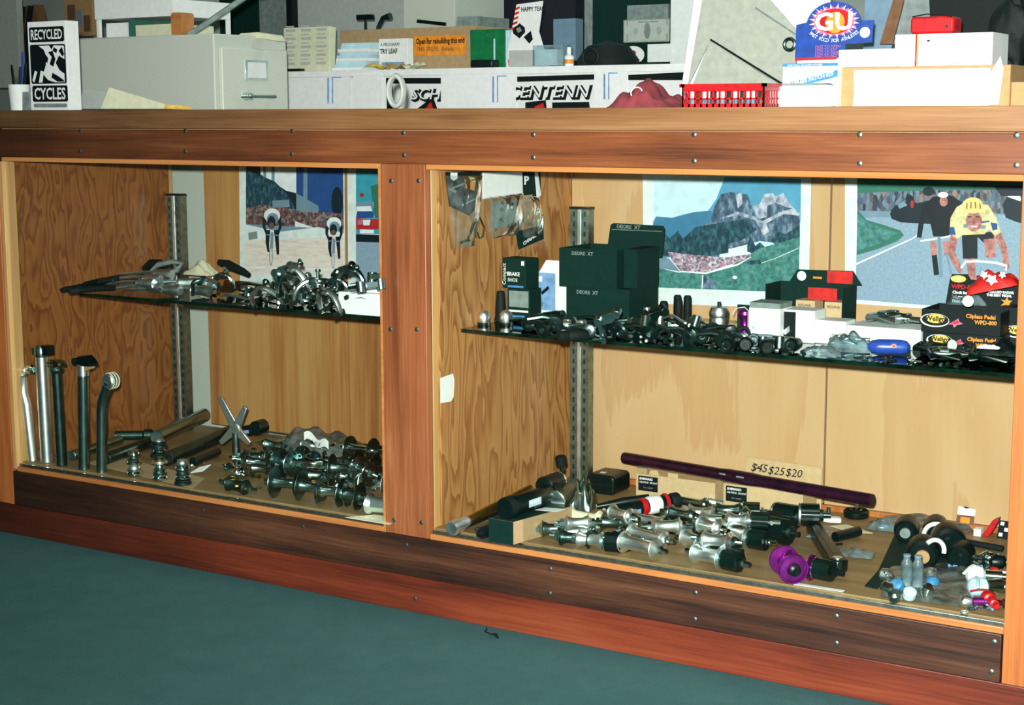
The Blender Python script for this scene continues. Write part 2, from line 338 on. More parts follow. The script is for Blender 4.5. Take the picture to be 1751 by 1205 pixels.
# slotted uprights that carry the shelves
def standard(x, z0, z1):
    g = G(); g.box((x, .492, z0), (x + .046, .497, z1), 'galvanised').box((x, .497, z0), (x + .003, .515, z1), 'galvanised').box((x + .043, .497, z0), (x + .046, .515, z1), 'galvanised')
    g.box((x + .0195, .4905, z0), (x + .0265, .4925, z1), 'aluminium')
    p = part('slotted_upright', g, 0, lab='metal shelf upright with two rows of slots')
    c = G().box((x - .001, .4895, z1), (x + .047, .516, z1 + .005), 'black_plastic').build('cap', p)
    h = G(); z = z0 + .012
    while z < z1 - .012:
        for xx in (x + .007, x + .034): h.box((xx, .4915, z), (xx + .005, .4922, z + .011), 'dark_steel')
        z += .0215
    h.build('slots', p)['kind'] = 'stuff'
for x, z0 in ((.035, ZFL), (1.225, ZFL), ): standard(x, z0, .784)
# screws
sc = G().lathe([(.0045, 0), (.0045, .0012), (.003, .002)], 'galvanised', AX['x'] @ Matrix.Rotation(0, 4, 'X'), 10).build('screw', case); sc.rotation_euler = (0, 0, -math.pi / 2)
first = True
for px, py in [(137, 224), (137, 258), (317, 224), (317, 259), (500, 224), (499, 263), (690, 227), (691, 265), (912, 230), (912, 269), (1187, 230), (1187, 275), (1470, 230), (1470, 279), (1738, 231), (1738, 282),
               (669, 309), (716, 309), (668, 563), (713, 563), (674, 889), (721, 893), (695, 931), (347, 872), (518, 900), (941, 972), (1189, 1013), (1188, 1058), (1430, 1053), (1430, 1099), (1700, 1097), (1695, 1148), (710, 1023), (940, 1014)]:
    q = on(px, py, 'y', -.004); o = sc if first else sc.copy()
    if not first: COL.objects.link(o)
    first = False; o.location = (q.x, -.0042, q.z); o.parent = case
# glass shelves
def shelf(label, x0, x1, z):
    t = thing('glass_shelf', label, 'shelf', (0, 0, 0)); th = .007
    g = G().box((x0, .104, z - th), (x1, .50, z), 'shelf_glass').build('glass_sheet', t)
    e = G().box((x0, .1, z - th), (x1, .1038, z), 'shelf_edge').box((x0 - .003, .104, z - th), (x0 - .0002, .5, z), 'shelf_edge').build('polished_edge', t, bevel=.0008)
    e['label'] = 'dark green front edge of the glass'
    for x in (x0 + .03, x1 - .06):
        G().box((x, .18, z - th - .012), (x + .004, .49, z - th - .0005), 'galvanised').prism([(.3, 0), (.49, 0), (.49, -.03)], x, x + .004, 'galvanised', T((0, 0, z - th - .012)), 'x').build('bracket', t)
    return t
ZSL, ZSR = .577, .5655
shelf('green-edged glass shelf in the left bay, under the brake levers', .125, XM1 + .02, ZSL)
shelf('green-edged glass shelf in the right bay, under the pedal boxes', 1.2, XR_ - .001, ZSR)
# wall marks / stickers
st = on(757, 645, 'x', 1.194)
g = G().prism([(.034, .425), (.07, .423), (.08, .431), (.083, .465), (.078, .478), (.034, .4755)], 1.1937, 1.1945, 'white_paper', None, 'x')
tag(g.build('price_sticker'), 'white paper sticker on the plywood side beside the centre post', 'sticker')

# ---------------------------------------------------------------- posters on the back panels
YP = .5505
def poster(label, quad, layers):
    'quad: px of left,top,right,bottom on the panel; layers: (material, [(px,py)...]) traced onto the flat print'
    t = thing('wall_poster', label, 'poster', (0, 0, 0), group=None)
    b = [on(x, y, 'y', YP) for x, y in quad]
    G().prism([(q.x, q.z) for q in b], YP, YP - .0006, 'poster_border', None, 'y').build('sheet', t, smooth=False)
    g = G()
    for i, (m_, poly) in enumerate(layers):
        y = YP - .0007 - .00004 * i
        g.sheet([on(px, py, 'y', YP) + Vector((0, y - YP, 0)) for px, py in poly], m_)
    g.build('print', t, smooth=False); return t
def ell(cx, cy, rx, ry, n=14, rot=0):
    return [(cx + rx * math.cos(a) * math.cos(rot) - ry * math.sin(a) * math.sin(rot), cy + rx * math.cos(a) * math.sin(rot) + ry * math.sin(a) * math.cos(rot)) for a in [2 * math.pi * i / n for i in range(n)]]
def stroke(pts, w):
    L = []; R = []
    for i, p in enumerate(pts):
        a = pts[max(i - 1, 0)]; b = pts[min(i + 1, len(pts) - 1)]; dx, dy = b[0] - a[0], b[1] - a[1]; l = math.hypot(dx, dy) or 1
        ww = w[i] if hasattr(w, '__len__') else w
        L.append((p[0] - dy / l * ww / 2, p[1] + dx / l * ww / 2)); R.append((p[0] + dy / l * ww / 2, p[1] - dx / l * ww / 2))
    return L + R[::-1]
tz = 270
def rider_far(cx, top, s):
    return [('print_grey_blue', ell(cx - 2 * s, top + 80 * s, 3.2 * s, 17 * s)), ('print_road_cream', ell(cx - 2 * s, top + 80 * s, 1.8 * s, 14 * s)), ('print_grey_blue', stroke([(cx, top + 40 * s), (cx - 1, top + 68 * s)], 5 * s)),
            ('print_dark', stroke([(cx - 13 * s, top + 16 * s), (cx - 14 * s, top + 30 * s), (cx - 9 * s, top + 44 * s)], [7 * s, 5 * s, 3 * s])), ('print_dark', stroke([(cx + 12 * s, top + 16 * s), (cx + 14 * s, top + 30 * s), (cx + 10 * s, top + 44 * s)], [7 * s, 5 * s, 3 * s])),
            ('print_white', ell(cx, top + 11 * s, 14 * s, 12 * s, 18)), ('print_grey_blue', ell(cx + 1, top + 17 * s, 10 * s, 10 * s)), ('print_dark', ell(cx - 1, top + 23 * s, 7 * s, 11 * s)), ('print_brown', ell(cx - 1, top + 28 * s, 4 * s, 5 * s)), ('print_black', stroke([(cx - 7 * s, top + 36 * s), (cx - 8 * s, top + 58 * s), (cx - 6 * s, top + 74 * s)], [8 * s, 6 * s, 3 * s])),
            ('print_black', stroke([(cx + 7 * s, top + 36 * s), (cx + 9 * s, top + 60 * s), (cx + 10 * s, top + 78 * s)], [8 * s, 6 * s, 4 * s])), ('print_grey_blue', stroke([(cx - 9 * s, top + 44 * s), (cx + 10 * s, top + 45 * s)], 2 * s))]
poster('poster of two racing cyclists on a pale road, in the left bay', [(409, tz), (589, tz), (590, 520), (411, 520)],
  [('print_dark', [(421, 280), (587, 282), (588, 390), (421, 390)]), ('print_blue', [(507, 280), (587, 282), (588, 375), (507, 350)]), ('print_grey_blue', [(519, 281), (526, 281), (526, 360), (519, 355)]), ('print_white', [(445, 280), (507, 280), (507, 330), (490, 326), (462, 308), (446, 298)]), ('print_grey_blue', [(450, 280), (455, 280), (456, 308), (451, 305)]), ('print_grey_blue', [(464, 280), (470, 280), (470, 312), (465, 310)]),
   ('print_trees', [(421, 290), (446, 300), (470, 310), (490, 330), (505, 355), (515, 375), (421, 375)]), ('print_crowd', [(421, 355), (450, 350), (520, 360), (588, 372), (588, 400), (421, 384)]), ('print_grey_blue', [(507, 330), (545, 352), (545, 364), (507, 360)]), ('print_grey_blue', [(466, 343), (495, 341), (496, 354), (467, 355)]),
   ('print_white', [(505, 378), (540, 390), (530, 400), (505, 396)]), ('print_grey_blue', [(421, 383), (588, 392), (588, 412), (421, 408)]), ('poster_border', [(421, 384), (480, 396), (545, 388), (588, 398), (588, 520), (421, 520)]),
   ('print_road_cream', [(421, 412), (588, 404), (588, 470), (421, 470)]), ('print_white', [(421, 455), (588, 460), (588, 463), (421, 458)]), ('label_grey', [(425, 398), (440, 395), (441, 408), (426, 410)]), ('print_dark', ell(577, 345, 10, 26)), ('print_crowd', [(545, 362), (588, 365), (588, 382), (545, 378)])]
  + rider_far(466, 357, 1) + rider_far(572, 372, .9))
poster('poster of a red and white team car on a road, beside the centre post', [(594, tz), (700, tz), (700, 520), (596, 520)],
  [('print_teal', [(609, 282), (690, 284), (690, 400), (609, 400)]), ('print_green', [(634, 318), (690, 300), (690, 380), (640, 372)]), ('print_red', ell(619, 333, 4, 4)), ('print_grey_blue', [(609, 345), (640, 345), (640, 355), (609, 355)]),
   ('print_asphalt', [(609, 400), (690, 402), (690, 500), (609, 500)]), ('print_white', [(610, 353), (634, 352), (641, 372), (609, 372)]), ('print_blue', [(611, 361), (638, 361), (640, 372), (609, 373)]), ('print_red', [(609, 373), (690, 376), (690, 392), (609, 392)]), ('print_pink', [(612, 376), (632, 374), (633, 383), (612, 384)]), ('print_white', [(621, 376), (634, 376), (632, 385), (622, 385)]),
   ('print_white', [(616, 392), (640, 393), (640, 399), (616, 399)]), ('print_black', [(609, 400), (690, 404), (690, 416), (609, 413)])])
poster('mountain poster with rocky peaks above a green slope and a crowd', [(1099, 282), (1388, 290), (1382, 528), (1101, 518)],
  [('print_sky_pale', [(1118, 300), (1370, 306), (1369, 420), (1117, 420)]), ('print_sky', [(1240, 302), (1370, 306), (1369, 380), (1200, 376), (1225, 340)]), ('print_sky', [(1290, 303), (1370, 306), (1369, 370), (1280, 360)]), ('print_blue_hill', [(1117, 380), (1122, 370), (1150, 372), (1172, 366), (1190, 362), (1215, 360), (1240, 380), (1230, 440), (1117, 440)]),
   ('print_rock', [(1215, 378), (1222, 352), (1233, 332), (1247, 328), (1262, 330), (1278, 332), (1286, 352), (1294, 372), (1262, 384)]), ('print_rock_pale', [(1258, 332), (1268, 330), (1270, 348), (1262, 356)]),
   ('print_rock_pale', [(1288, 352), (1300, 348), (1308, 332), (1322, 330), (1326, 336), (1340, 330), (1348, 345), (1362, 360), (1366, 372), (1300, 385)]), ('print_rock', [(1312, 352), (1325, 346), (1345, 354), (1356, 356), (1320, 368), (1311, 372)]),
   ('print_rock', [(1170, 410), (1190, 390), (1225, 376), (1262, 364), (1300, 374), (1340, 362), (1368, 370), (1368, 420), (1300, 412), (1250, 425), (1170, 425)]), ('print_rock_pale', [(1230, 374), (1262, 362), (1290, 370), (1304, 378), (1340, 360), (1368, 364), (1368, 368), (1340, 366), (1310, 382), (1316, 396), (1306, 402), (1292, 376), (1262, 368)]),
   ('print_trees', [(1117, 398), (1129, 402), (1133, 394), (1145, 408), (1160, 394), (1168, 408), (1190, 388), (1225, 382), (1275, 374), (1295, 392), (1270, 410), (1246, 416), (1246, 432), (1200, 440), (1117, 436)]), ('print_trees', [(1278, 420), (1283, 402), (1292, 420), (1300, 414), (1310, 424), (1290, 434), (1278, 430)]), ('print_trees', [(1318, 412), (1330, 396), (1344, 400), (1368, 384), (1368, 405), (1330, 420)]),
   ('print_grass', [(1117, 455), (1160, 466), (1240, 460), (1300, 424), (1368, 405), (1366, 500), (1114, 491)]), ('print_grey_blue', [(1117, 433), (1145, 442), (1163, 464), (1140, 460), (1116, 456)]), ('print_crowd_pale', [(1142, 430), (1170, 434), (1240, 440), (1285, 434), (1282, 440), (1250, 452), (1205, 466), (1165, 464), (1150, 446)]), ('print_white', stroke([(1165, 464), (1207, 467), (1262, 452), (1285, 439)], [2, 3, 3, 1])),
   ('print_white', stroke([(1296, 452), (1330, 440), (1366, 424)], 1)), ('print_rock', [(1200, 474), (1210, 471), (1224, 484), (1226, 494), (1200, 493)]), ('print_white', stroke([(1202, 470), (1201, 493)], 2)), ('print_white', ell(1257, 474, 4, 3)), ('print_trees', [(1280, 446), (1300, 444), (1303, 452), (1278, 452)])])
def at(*p): return list(p)
poster('poster of a cyclist in a yellow helmet and jersey leading the race', [(1445, 292), (1765, 300), (1765, 540), (1445, 518)],
  [('print_green', [(1466, 300), (1765, 306), (1765, 345), (1466, 345)]), ('print_spectators', [(1466, 330), (1600, 325), (1765, 325), (1765, 370), (1466, 362)]), ('print_grey_blue', [(1466, 360), (1765, 366), (1765, 420), (1466, 420)]), ('print_asphalt', [(1466, 372), (1765, 366), (1765, 536), (1463, 512)]),
   ('print_green', [(1466, 358), (1482, 376), (1510, 384), (1540, 394), (1546, 402), (1535, 412), (1500, 426), (1465, 436)]), ('print_grass', [(1466, 366), (1490, 384), (1535, 398), (1510, 414), (1466, 430)]), ('print_white', stroke([(1463, 452), (1520, 426), (1560, 408), (1572, 400)], [3, 2.5, 2, 1])), ('print_dark', [(1522, 365), (1530, 352), (1545, 345), (1570, 347), (1600, 340), (1612, 360), (1610, 384), (1540, 380), (1525, 374)]), ('print_dark', [(1548, 340), (1552, 330), (1562, 336), (1566, 354), (1552, 352)]), ('print_red', ell(1560, 349, 3, 7)), ('print_grey_blue', [(1535, 350), (1546, 344), (1552, 351), (1538, 357)]),
   ('print_white', ell(1734, 340, 12, 10)), ('print_dark', [(1714, 350), (1722, 336), (1748, 345), (1765, 350), (1765, 385), (1740, 380), (1720, 372)]), ('print_dark', [(1700, 318), (1765, 318), (1765, 335), (1712, 335)]), ('print_dark', ell(1588, 327, 10, 8)),
   # rider behind, in black
   ('print_black', [(1583, 348), (1596, 336), (1626, 334), (1645, 345), (1640, 375), (1622, 405), (1596, 404), (1590, 376), (1580, 372)]), ('print_black', stroke([(1584, 350), (1576, 378), (1572, 406)], [11, 9, 8])), ('print_black', stroke([(1643, 350), (1632, 380), (1630, 404)], [11, 9, 8])), ('print_skin', ell(1614, 344, 7, 9)), ('print_white', ell(1613, 333, 9, 5)), ('print_white', stroke([(1574, 412), (1600, 408), (1634, 402)], 3)), ('print_skin', stroke([(1596, 412), (1598, 436)], 10)), ('print_black', stroke([(1598, 436), (1602, 470)], 9)), ('print_skin', stroke([(1618, 412), (1620, 436)], 10)), ('print_grey_blue', stroke([(1606, 404), (1610, 474)], 6)), ('print_grey_blue', stroke([(1618, 430), (1628, 470)], 3)), ('print_skin', stroke([(1622, 424), (1634, 450), (1644, 466)], [10, 9, 6])),
   # leader
   ('print_black', [(1645, 398), (1700, 396), (1700, 410), (1686, 418), (1672, 405), (1672, 442), (1647, 442)]), ('print_skin', stroke([(1692, 408), (1695, 440)], [20, 16])), ('print_skin', stroke([(1660, 442), (1663, 478)], [15, 12])), ('print_skin', stroke([(1632, 402), (1628, 432), (1642, 462)], [13, 12, 9])), ('print_skin', stroke([(1706, 400), (1718, 428), (1722, 460)], [14, 12, 9])),
   ('print_jersey', [(1624, 398), (1626, 372), (1636, 354), (1650, 346), (1690, 350), (1704, 372), (1712, 396), (1702, 404), (1692, 392), (1684, 400), (1646, 402), (1638, 408)]), ('print_blue', [(1624, 388), (1632, 388), (1635, 402), (1624, 400)]), ('print_blue', [(1694, 380), (1706, 382), (1706, 392), (1698, 394)]), ('print_grey_blue', stroke([(1648, 386), (1686, 388)], 6)), ('print_blue', stroke([(1678, 380), (1692, 378)], 3)),
   ('print_skin', ell(1666, 378, 14, 18)), ('print_helmet', ell(1664, 351, 18, 14)), ('print_helmet', [(1646, 352), (1683, 352), (1680, 362), (1650, 363)]), ('print_brown', stroke([(1654, 347), (1654, 357)], 2)), ('print_brown', stroke([(1661, 345), (1661, 356)], 2)), ('print_brown', stroke([(1668, 345), (1669, 356)], 2)), ('print_brown', stroke([(1676, 348), (1677, 357)], 2)), ('print_dark', stroke([(1655, 371), (1662, 370)], 2)), ('print_dark', stroke([(1669, 370), (1676, 371)], 2)), ('print_white', stroke([(1661, 387), (1672, 387)], 2.4)),
   ('print_white', stroke([(1644, 458), (1652, 447), (1672, 446), (1704, 449), (1722, 454), (1720, 462)], 4))])

# ---------------------------------------------------------------- behind and on the counter
def px_box(name, label, cat, x0, x1, yt, yb, y, dep, m, group=None, build=True, extra=None, bevel=.001, parent=None, zb=None):
    'box whose front face spans px x0..x1, yt..yb on the plane y; dep metres deep'
    a = on((x0 + x1) / 2, yb, 'y', y); b = on((x0 + x1) / 2, yt, 'y', y); l = on(x0, (yt + yb) / 2, 'y', y); r = on(x1, (yt + yb) / 2, 'y', y)
    z0 = a.z if zb is None else zb
    g = G().box((0, 0, 0), (r.x - l.x, dep, b.z - z0), m)
    o = g.build(name, parent, (l.x, y, z0), bevel=bevel)
    if label: tag(o, label, cat, group)
    return o, r.x - l.x, b.z - z0
CT = 1.0004
# filing cabinet
q = on(365, 57, 'y', .635); xf = q.x; cabz = q.z; ye = .635
while on(490, 90, 'y', ye).x < xf: ye += .002 if False else 0; break
d_ = FW * 2756.2 + RT * (490 - 875.5) - UP * (90 - 602.5); tt = (xf - CAM.x) / d_.x; ye = (CAM + d_ * tt).y
cab = thing('filing_cabinet', 'grey-green steel filing cabinet behind the left end of the counter', 'filing cabinet', (xf, .635, 0)); CW = .66; CD = ye - .635
g = G().box((-CW, 0, .02), (0, CD, cabz), 'filing_steel').box((-CW + .02, .02, 0), (-.02, CD - .02, .0199), 'black_plastic')
g.build('body', cab, bevel=.004)
z = cabz - .035
for k in range(3):
    zb = z - .29; dr = G().box((.0005, .014, zb), (.014, CD - .014, z), 'filing_drawer').build('drawer', cab, bevel=.003)
    c = (CD) / 2
    G().box((.0145, c - .045, z - .082), (.018, c + .045, z - .03), 'chrome').box((.0182, c - .036, z - .076), (.0186, c + .036, z - .036), 'white_card').build('label_holder', dr, bevel=.001)
    G().tube([(.014, c - .06, z - .125), (.034, c - .05, z - .125), (.036, c + .05, z - .125), (.014, c + .06, z - .125)], .005, 'chrome').lathe([(.012, .014), (.009, .03), (.011, .034)], 'chrome', T((0, c - .045, z - .125)), 12, 'x').build('handle', dr)
    z = zb - .012
q = on(404, 20, 'y', .8)
# sticker box, pens, papers on the counter (left)
def P(px, y): return on(px, 183, 'y', y).x
g_y = .14
x0 = P(53, g_y); x1 = P(118, g_y); zt = on(85, 36, 'y', g_y).z; w = x1 - x0
t = thing('sticker_box', 'white upright box with a black and white print, beside the pen cup', 'box', (x0, g_y, CT)); h = zt - CT
G().box((0, 0, 0), (w, .04, h), 'white_card').build('carton', t, bevel=.001)
g = G()
def rrect(x0, z0, x1, z1, r, n=4):
    p = []
    for cx, cz, a in ((x1 - r, z1 - r, 0), (x0 + r, z1 - r, 90), (x0 + r, z0 + r, 180), (x1 - r, z0 + r, 270)):
        p += [(cx + r * math.cos(math.radians(a + 90 * i / n)), cz + r * math.sin(math.radians(a + 90 * i / n))) for i in range(n + 1)]
    return p
U = w / 65; V = h / 147
def sv(pts): return [(a * U, b * V) for a, b in pts]
def rr2(x0, z0, x1, z1, r): return sv(rrect(x0, z0, x1, z1, r))
g.prism(rr2(3, 113, 62, 138, 3), -.0004, 0, 'black_print', None, 'y').prism(rr2(4, 14, 64, 41, 3), -.0004, 0, 'black_print', None, 'y').prism(rr2(5, 4.5, 62, 11, 3), -.0004, 0, 'label_grey', None, 'y')
g.prism(rr2(3, 44, 63, 109, 3), -.0003, 0, 'black_print', None, 'y')
for p in ([(18, 107), (27, 100), (31, 88), (29, 74), (24, 60), (32, 50), (44, 46), (60, 46), (60, 60), (52, 66), (46, 78), (52, 90), (61, 84), (61, 106), (44, 107), (40, 100), (36, 107)], [(8, 46), (14, 64), (10, 66), (5, 50)], [(16, 46), (20, 66), (25, 64), (22, 46)]): g.prism(sv(p), -.0006, -.0003, 'white_card', None, 'y')
for p in ([(34, 96), (40, 88), (36, 76), (42, 72), (46, 84), (42, 98)], [(40, 62), (50, 56), (58, 50), (60, 47), (48, 47), (38, 54)], [(52, 98), (58, 88), (61, 92), (58, 104)], [(30, 92), (34, 86), (32, 78), (28, 82)], [(44, 104), (50, 100), (48, 94), (42, 98)]): g.prism(sv(p), -.0009, -.0006, 'black_print', None, 'y')
g.build('print', t, smooth=False)
def fit(txt_, x0, x1, z0, z1, b):
    g = G().text(txt_, 1, 'white_card', None, 0, bold=b); xs = [v[0] for v in g.v]; ys = [v[1] for v in g.v]; a0, a1, b0, b1 = min(xs), max(xs), min(ys), max(ys)
    g.v = [(x0 + (v[0] - a0) / (a1 - a0) * (x1 - x0), -.0008, z0 + (v[1] - b0) / (b1 - b0) * (z1 - z0)) for v in g.v]; return g
fit('RECYCLED', 6 * U, 59 * U, 117 * V, 134 * V, .02).build('lettering', t, smooth=False); fit('CYCLES', 7.5 * U, 60.5 * U, 17.5 * V, 37.5 * V, .02).build('lettering', t, smooth=False)
# pen cup
t = thing('pen_cup', 'white pen cup at the far left of the counter', 'cup', (P(12, .16), .2, CT))
G().lathe([(.022, 0), (.026, .062), (.024, .062), (.021, .004)], 'white_card', None, 20).build('cup', t)
for i, (dx, h_, m_, tl) in enumerate(((-.012, .105, 'black_plastic', -.1), (-.002, .1, 'navy_dark', .1), (.008, .11, 'black_plastic', .18), (.012, .135, 'blue_plastic', .05))):
    tag(G().lathe([(.003, 0), (.0035, .01), (.0035, h_ - .01), (.002, h_)], m_, None, 8).build('pen', None, (P(12, .16) + dx, .2, CT + .006), (0, tl, 0)), ['black pen standing leftmost in the white pen cup', 'dark navy pen in the middle of the pen cup', 'black pen leaning right in the pen cup', 'tall blue pen, rightmost in the pen cup'][i], 'pen')
px_box('small_carton', 'small grey printed carton between pen cup and sticker box', 'box', 33, 50, 157, 185, .19, .03, 'label_grey', zb=CT)
# sheets leaning at the cabinet
def card(name, label, cat, pts, y, m, th=.0012, ydz=0, group=None):
    'stiff sheet: outline in px on the plane y, real thickness'
    v = [on(a, b, 'y', y) for a, b in pts]; zb = min(q.z for q in v); x0 = v[0].x
    g = G().prism([(q.x - x0, q.z - zb) for q in v], 0, th, m, None, 'y'); o = g.build(name, None, (x0, y, zb), (ydz, 0, 0))
    return tag(o, label, cat, group)
card('paper_sheet', 'tan-grey folder leaning on the cabinet, right of the sticker box', 'folder', [(136, 186), (139, 152), (186, 158), (200, 186)], .30, 'grey_paper', ydz=-.12)
card('paper_sheet', 'pale folded sheet with a pointed top leaning on the cabinet', 'paper', [(172, 186), (184, 149), (282, 178), (284, 186)], .24, 'cream_paper', ydz=-.1)
card('paper_sheet', 'yellow paper corner lying low in front of the cabinet', 'paper', [(280, 186), (282, 178), (325, 182), (328, 186)], .2, 'yellow_print')
# things on the cabinet
cz = cabz + .0005
t = thing('paper_tray', 'white plastic document tray on top of the filing cabinet', 'tray', (0, 0, 0)); a = on(163, 48, 'y', .72); b = on(296, 48, 'y', .72)
G().box((a.x, .72, cz + .055), (b.x, .95, cz + .06), 'white_card').box((a.x, .72, cz + .06), (b.x, .724, cz + .11), 'white_card').box((b.x - .004, .7245, cz + .06), (b.x, .95, cz + .1), 'white_card').box((a.x, .7245, cz + .06), (a.x + .004, .95, cz + .1), 'white_card').build('tray', t)
for xx in (a.x, b.x - .01):
    for yy in (.725, .94): G().box((xx, yy, cz), (xx + .01, yy + .01, cz + .0545), 'white_card').build('leg', t)
tag(G().box((on(182, 50, 'y', .75).x, .75, cz), (on(218, 50, 'y', .75).x, .9, cz + .045), 'white_paper').build('paper_stack'), 'stack of white paper under the document tray', 'paper')
tag(G().box((on(220, 50, 'y', .74).x, .74, cz), (on(231, 50, 'y', .74).x, .9, cz + .05), 'print_green').build('booklet'), 'small green booklet under the document tray', 'booklet')
tag(G().box((on(232, 50, 'y', .73).x, .73, cz), (on(292, 50, 'y', .73).x, .9, cz + .035), 'cream_paper').prism([(on(225, 50, 'y', .73).x, 0.0), (on(330, 50, 'y', .73).x, .0), (on(330, 50, 'y', .73).x, .004)], .7, .72, 'black_plastic', T((0, 0, cz)), 'y').build('catalogue'), 'pale catalogue with dark cover lying under the document tray', 'catalogue')
t = tag(G().prism(rrect(0, 0, .036, .062, .008), 0, .05, 'kraft_card', None, 'y').build('wood_block', None, (on(293, 55, 'y', .70).x, .70, cz)), 'orange brown block standing on the filing cabinet', 'block'); t.data.materials[0] = MATS['varnished_trim']
tag(G().tube([(0, 0, .004), (.02, .02, .02), (.13, .12, .12), (.15, .14, .125)], .008, 'grey_plastic', None, 8).build('lamp_stand', None, (on(322, 55, 'y', .72).x, .72, cz)), 'grey bent lamp arm rising from the filing cabinet', 'lamp arm')
card('paper_sheet', 'crumpled cream papers on the right end of the cabinet', 'paper', [(405, 62), (412, 57), (440, 55), (470, 60), (474, 70), (450, 66)], .8, 'cream_paper', .03)
# back counter
zl = 1.118; yl = 1.4
led = thing('back_counter', 'white back counter behind the display case', 'counter', (0, 0, 0)); lx0 = on(488, 120, 'y', yl).x; lx1 = on(1205, 112, 'y', yl).x
G().box((lx0, yl, 0), (lx1, yl + .45, zl - .0205), 'white_card').build('front', led, bevel=.002)
G().box((lx0 - .003, yl - .008, zl - .02), (lx1 + .003, yl + .46, zl), 'white_paper').build('top', led, bevel=.002)
yb = yl - .0015
def flat(g, pts, m, y, th=.0004): return g.prism([(on(a, b, 'y', yl).x, on(a, b, 'y', yl).z) for a, b in pts], y - th, y, m, None, 'y')
t = thing('wall_banner', 'white banner with black bars and outlined slanting capital letters', 'banner', (0, 0, 0))
flat(G(), [(652, 124), (1180, 118), (1180, 215), (652, 215)], 'white_card', yb - .0002).build('cloth', t, smooth=False)
g = G()
for p in ([(661, 133), (755, 133), (755, 143), (661, 143)], [(661, 133), (672, 133), (672, 215), (663, 215)], [(885, 131), (1017, 127), (1017, 136), (885, 140)], [(1075, 128), (1177, 123), (1176, 152), (1167, 152), (1167, 137), (1075, 137)]): flat(g, p, 'black_print', yb - .0008)
for p in ([(714, 186), (735, 170), (743, 170), (750, 190)], [(899, 175), (934, 171), (936, 190), (899, 190)], [(945, 175), (1008, 174), (1010, 190), (945, 190)]): flat(g, p, 'black_print', yb - .0008)
for p in ([(728, 186), (738, 174), (742, 186)], [(915, 182), (930, 176), (932, 186), (916, 188)]): flat(g, p, 'red_print', yb - .0014)
g.build('printed_bars', t, smooth=False)
def tx(g, s, px, py, sizepx, m, dx=0, dz=0, sx=1, yy=0, bold=.0006, sh=.25):
    q = on(px, py, 'y', yl); k = ppm(q); return g.text(s, sizepx / k / .72, m, T((q.x + dx, yb - .0012 + yy, q.z + dz), (0, 0, 0), (sx, 1, 1)) @ FACE, shear=sh, bold=bold)
g = G()
for s, px, py, sz, sx in (('SCH', 703, 170, 19, 1.22), ('CENTENN', 868, 167, 21, 1.17)):
    tx(g, s, px, py, sz, 'black_print', .004, -.004, sx, bold=.0035); tx(g, s, px, py, sz, 'white_card', 0, 0, sx, -.0012, bold=.0)
g.build('lettering', t, smooth=False)
def invoice(label, x0, x1, yt, lines=True, c='pale_blue_print'):
    t = thing('invoice_sheet', label, 'paper', (0, 0, 0)); y2 = yb - .0045
    flat(G(), [(x0, yt), (x1, yt - 1), (x1, 215), (x0, 215)], 'white_paper', y2).build('sheet', t, smooth=False)
    g = G(); m_ = x1 - 30
    for a in ([(m_ - 10, yt + 8), (m_ - 7, yt + 8), (m_ - 7, yt + 52), (m_ - 10, yt + 52)], [(m_ - 2, yt + 8), (m_, yt + 8), (m_, yt + 52), (m_ - 2, yt + 52)], [(m_ - 2, yt + 6), (m_ + 14, yt + 6), (m_ + 14, yt + 8), (m_ - 2, yt + 8)]): flat(g, a, c, y2 - .0006)
    g.build('ruled_lines', t, smooth=False)
invoice('white ruled invoice hanging beside the filing cabinet', 492, 602, 125)
invoice('white ruled invoice hanging in front of the banner, behind the green case', 756, 884, 123)
invoice('white ruled invoice hanging above the red cloth', 1018, 1074, 118)
card('tape_roll_label', 'small white price tag hanging left of the banner', 'tag', [(604, 128), (652, 126), (652, 215), (604, 215)], yl - .012, 'white_paper')
# tape ring standing on the counter
t = tag(G().torus(.031, .006, 'grey_paper', T((0, 0, 0), (math.pi / 2, 0, 0), (.62, 1, 1)), seg=28, flat=1.5).build('tape_ring', None, (P(678, .25), .25, CT + .037)), 'pale ring of tape standing on the counter before the banner', 'tape')
ZL = zl + .0006
def onl(name, label, cat, x0, x1, yt, y, dep, m, group=None): return px_box(name, label, cat, x0, x1, yt, 118, y, dep, m, group, zb=ZL)
def txt(o, s, size, x, z, m, sx=1, bold=0, sh=0, y=-.0006, nm='lettering', align='LEFT'):
    return G().text(s, size, m, T((x, y, z), (0, 0, 0), (sx, 1, 1)) @ FACE, bold=bold, shear=sh, align=align).build(nm, o, smooth=False)
o, w, h = onl('printed_pad', 'upright cream printed pad of forms beside the filing cabinet', 'pad', 483, 562, 46, 1.42, .03, 'cream_paper'); o.rotation_euler = (-.06, 0, 0)
g = G()
for i in range(5):
    for j in range(3): g.box((.01 + j * w / 3, -.001, .02 + i * h / 5.3), (j * w / 3 + w / 3 - .012, -.0002, .028 + i * h / 5.3), 'grey_paper').box((.01 + j * w / 3, -.001, .034 + i * h / 5.3), (j * w / 3 + w / 4.4, -.0002, .038 + i * h / 5.3), 'grey_paper')
g.build('ruled_lines', o, smooth=False)
tag(G().box((0, 0, 0), (.055, .02, .008), 'black_plastic').build('stapler_clip', None, (on(491, 124, 'y', yl).x, yl + .0, ZL), bevel=.002), 'small black clip lying under the cream form pad', 'clip')
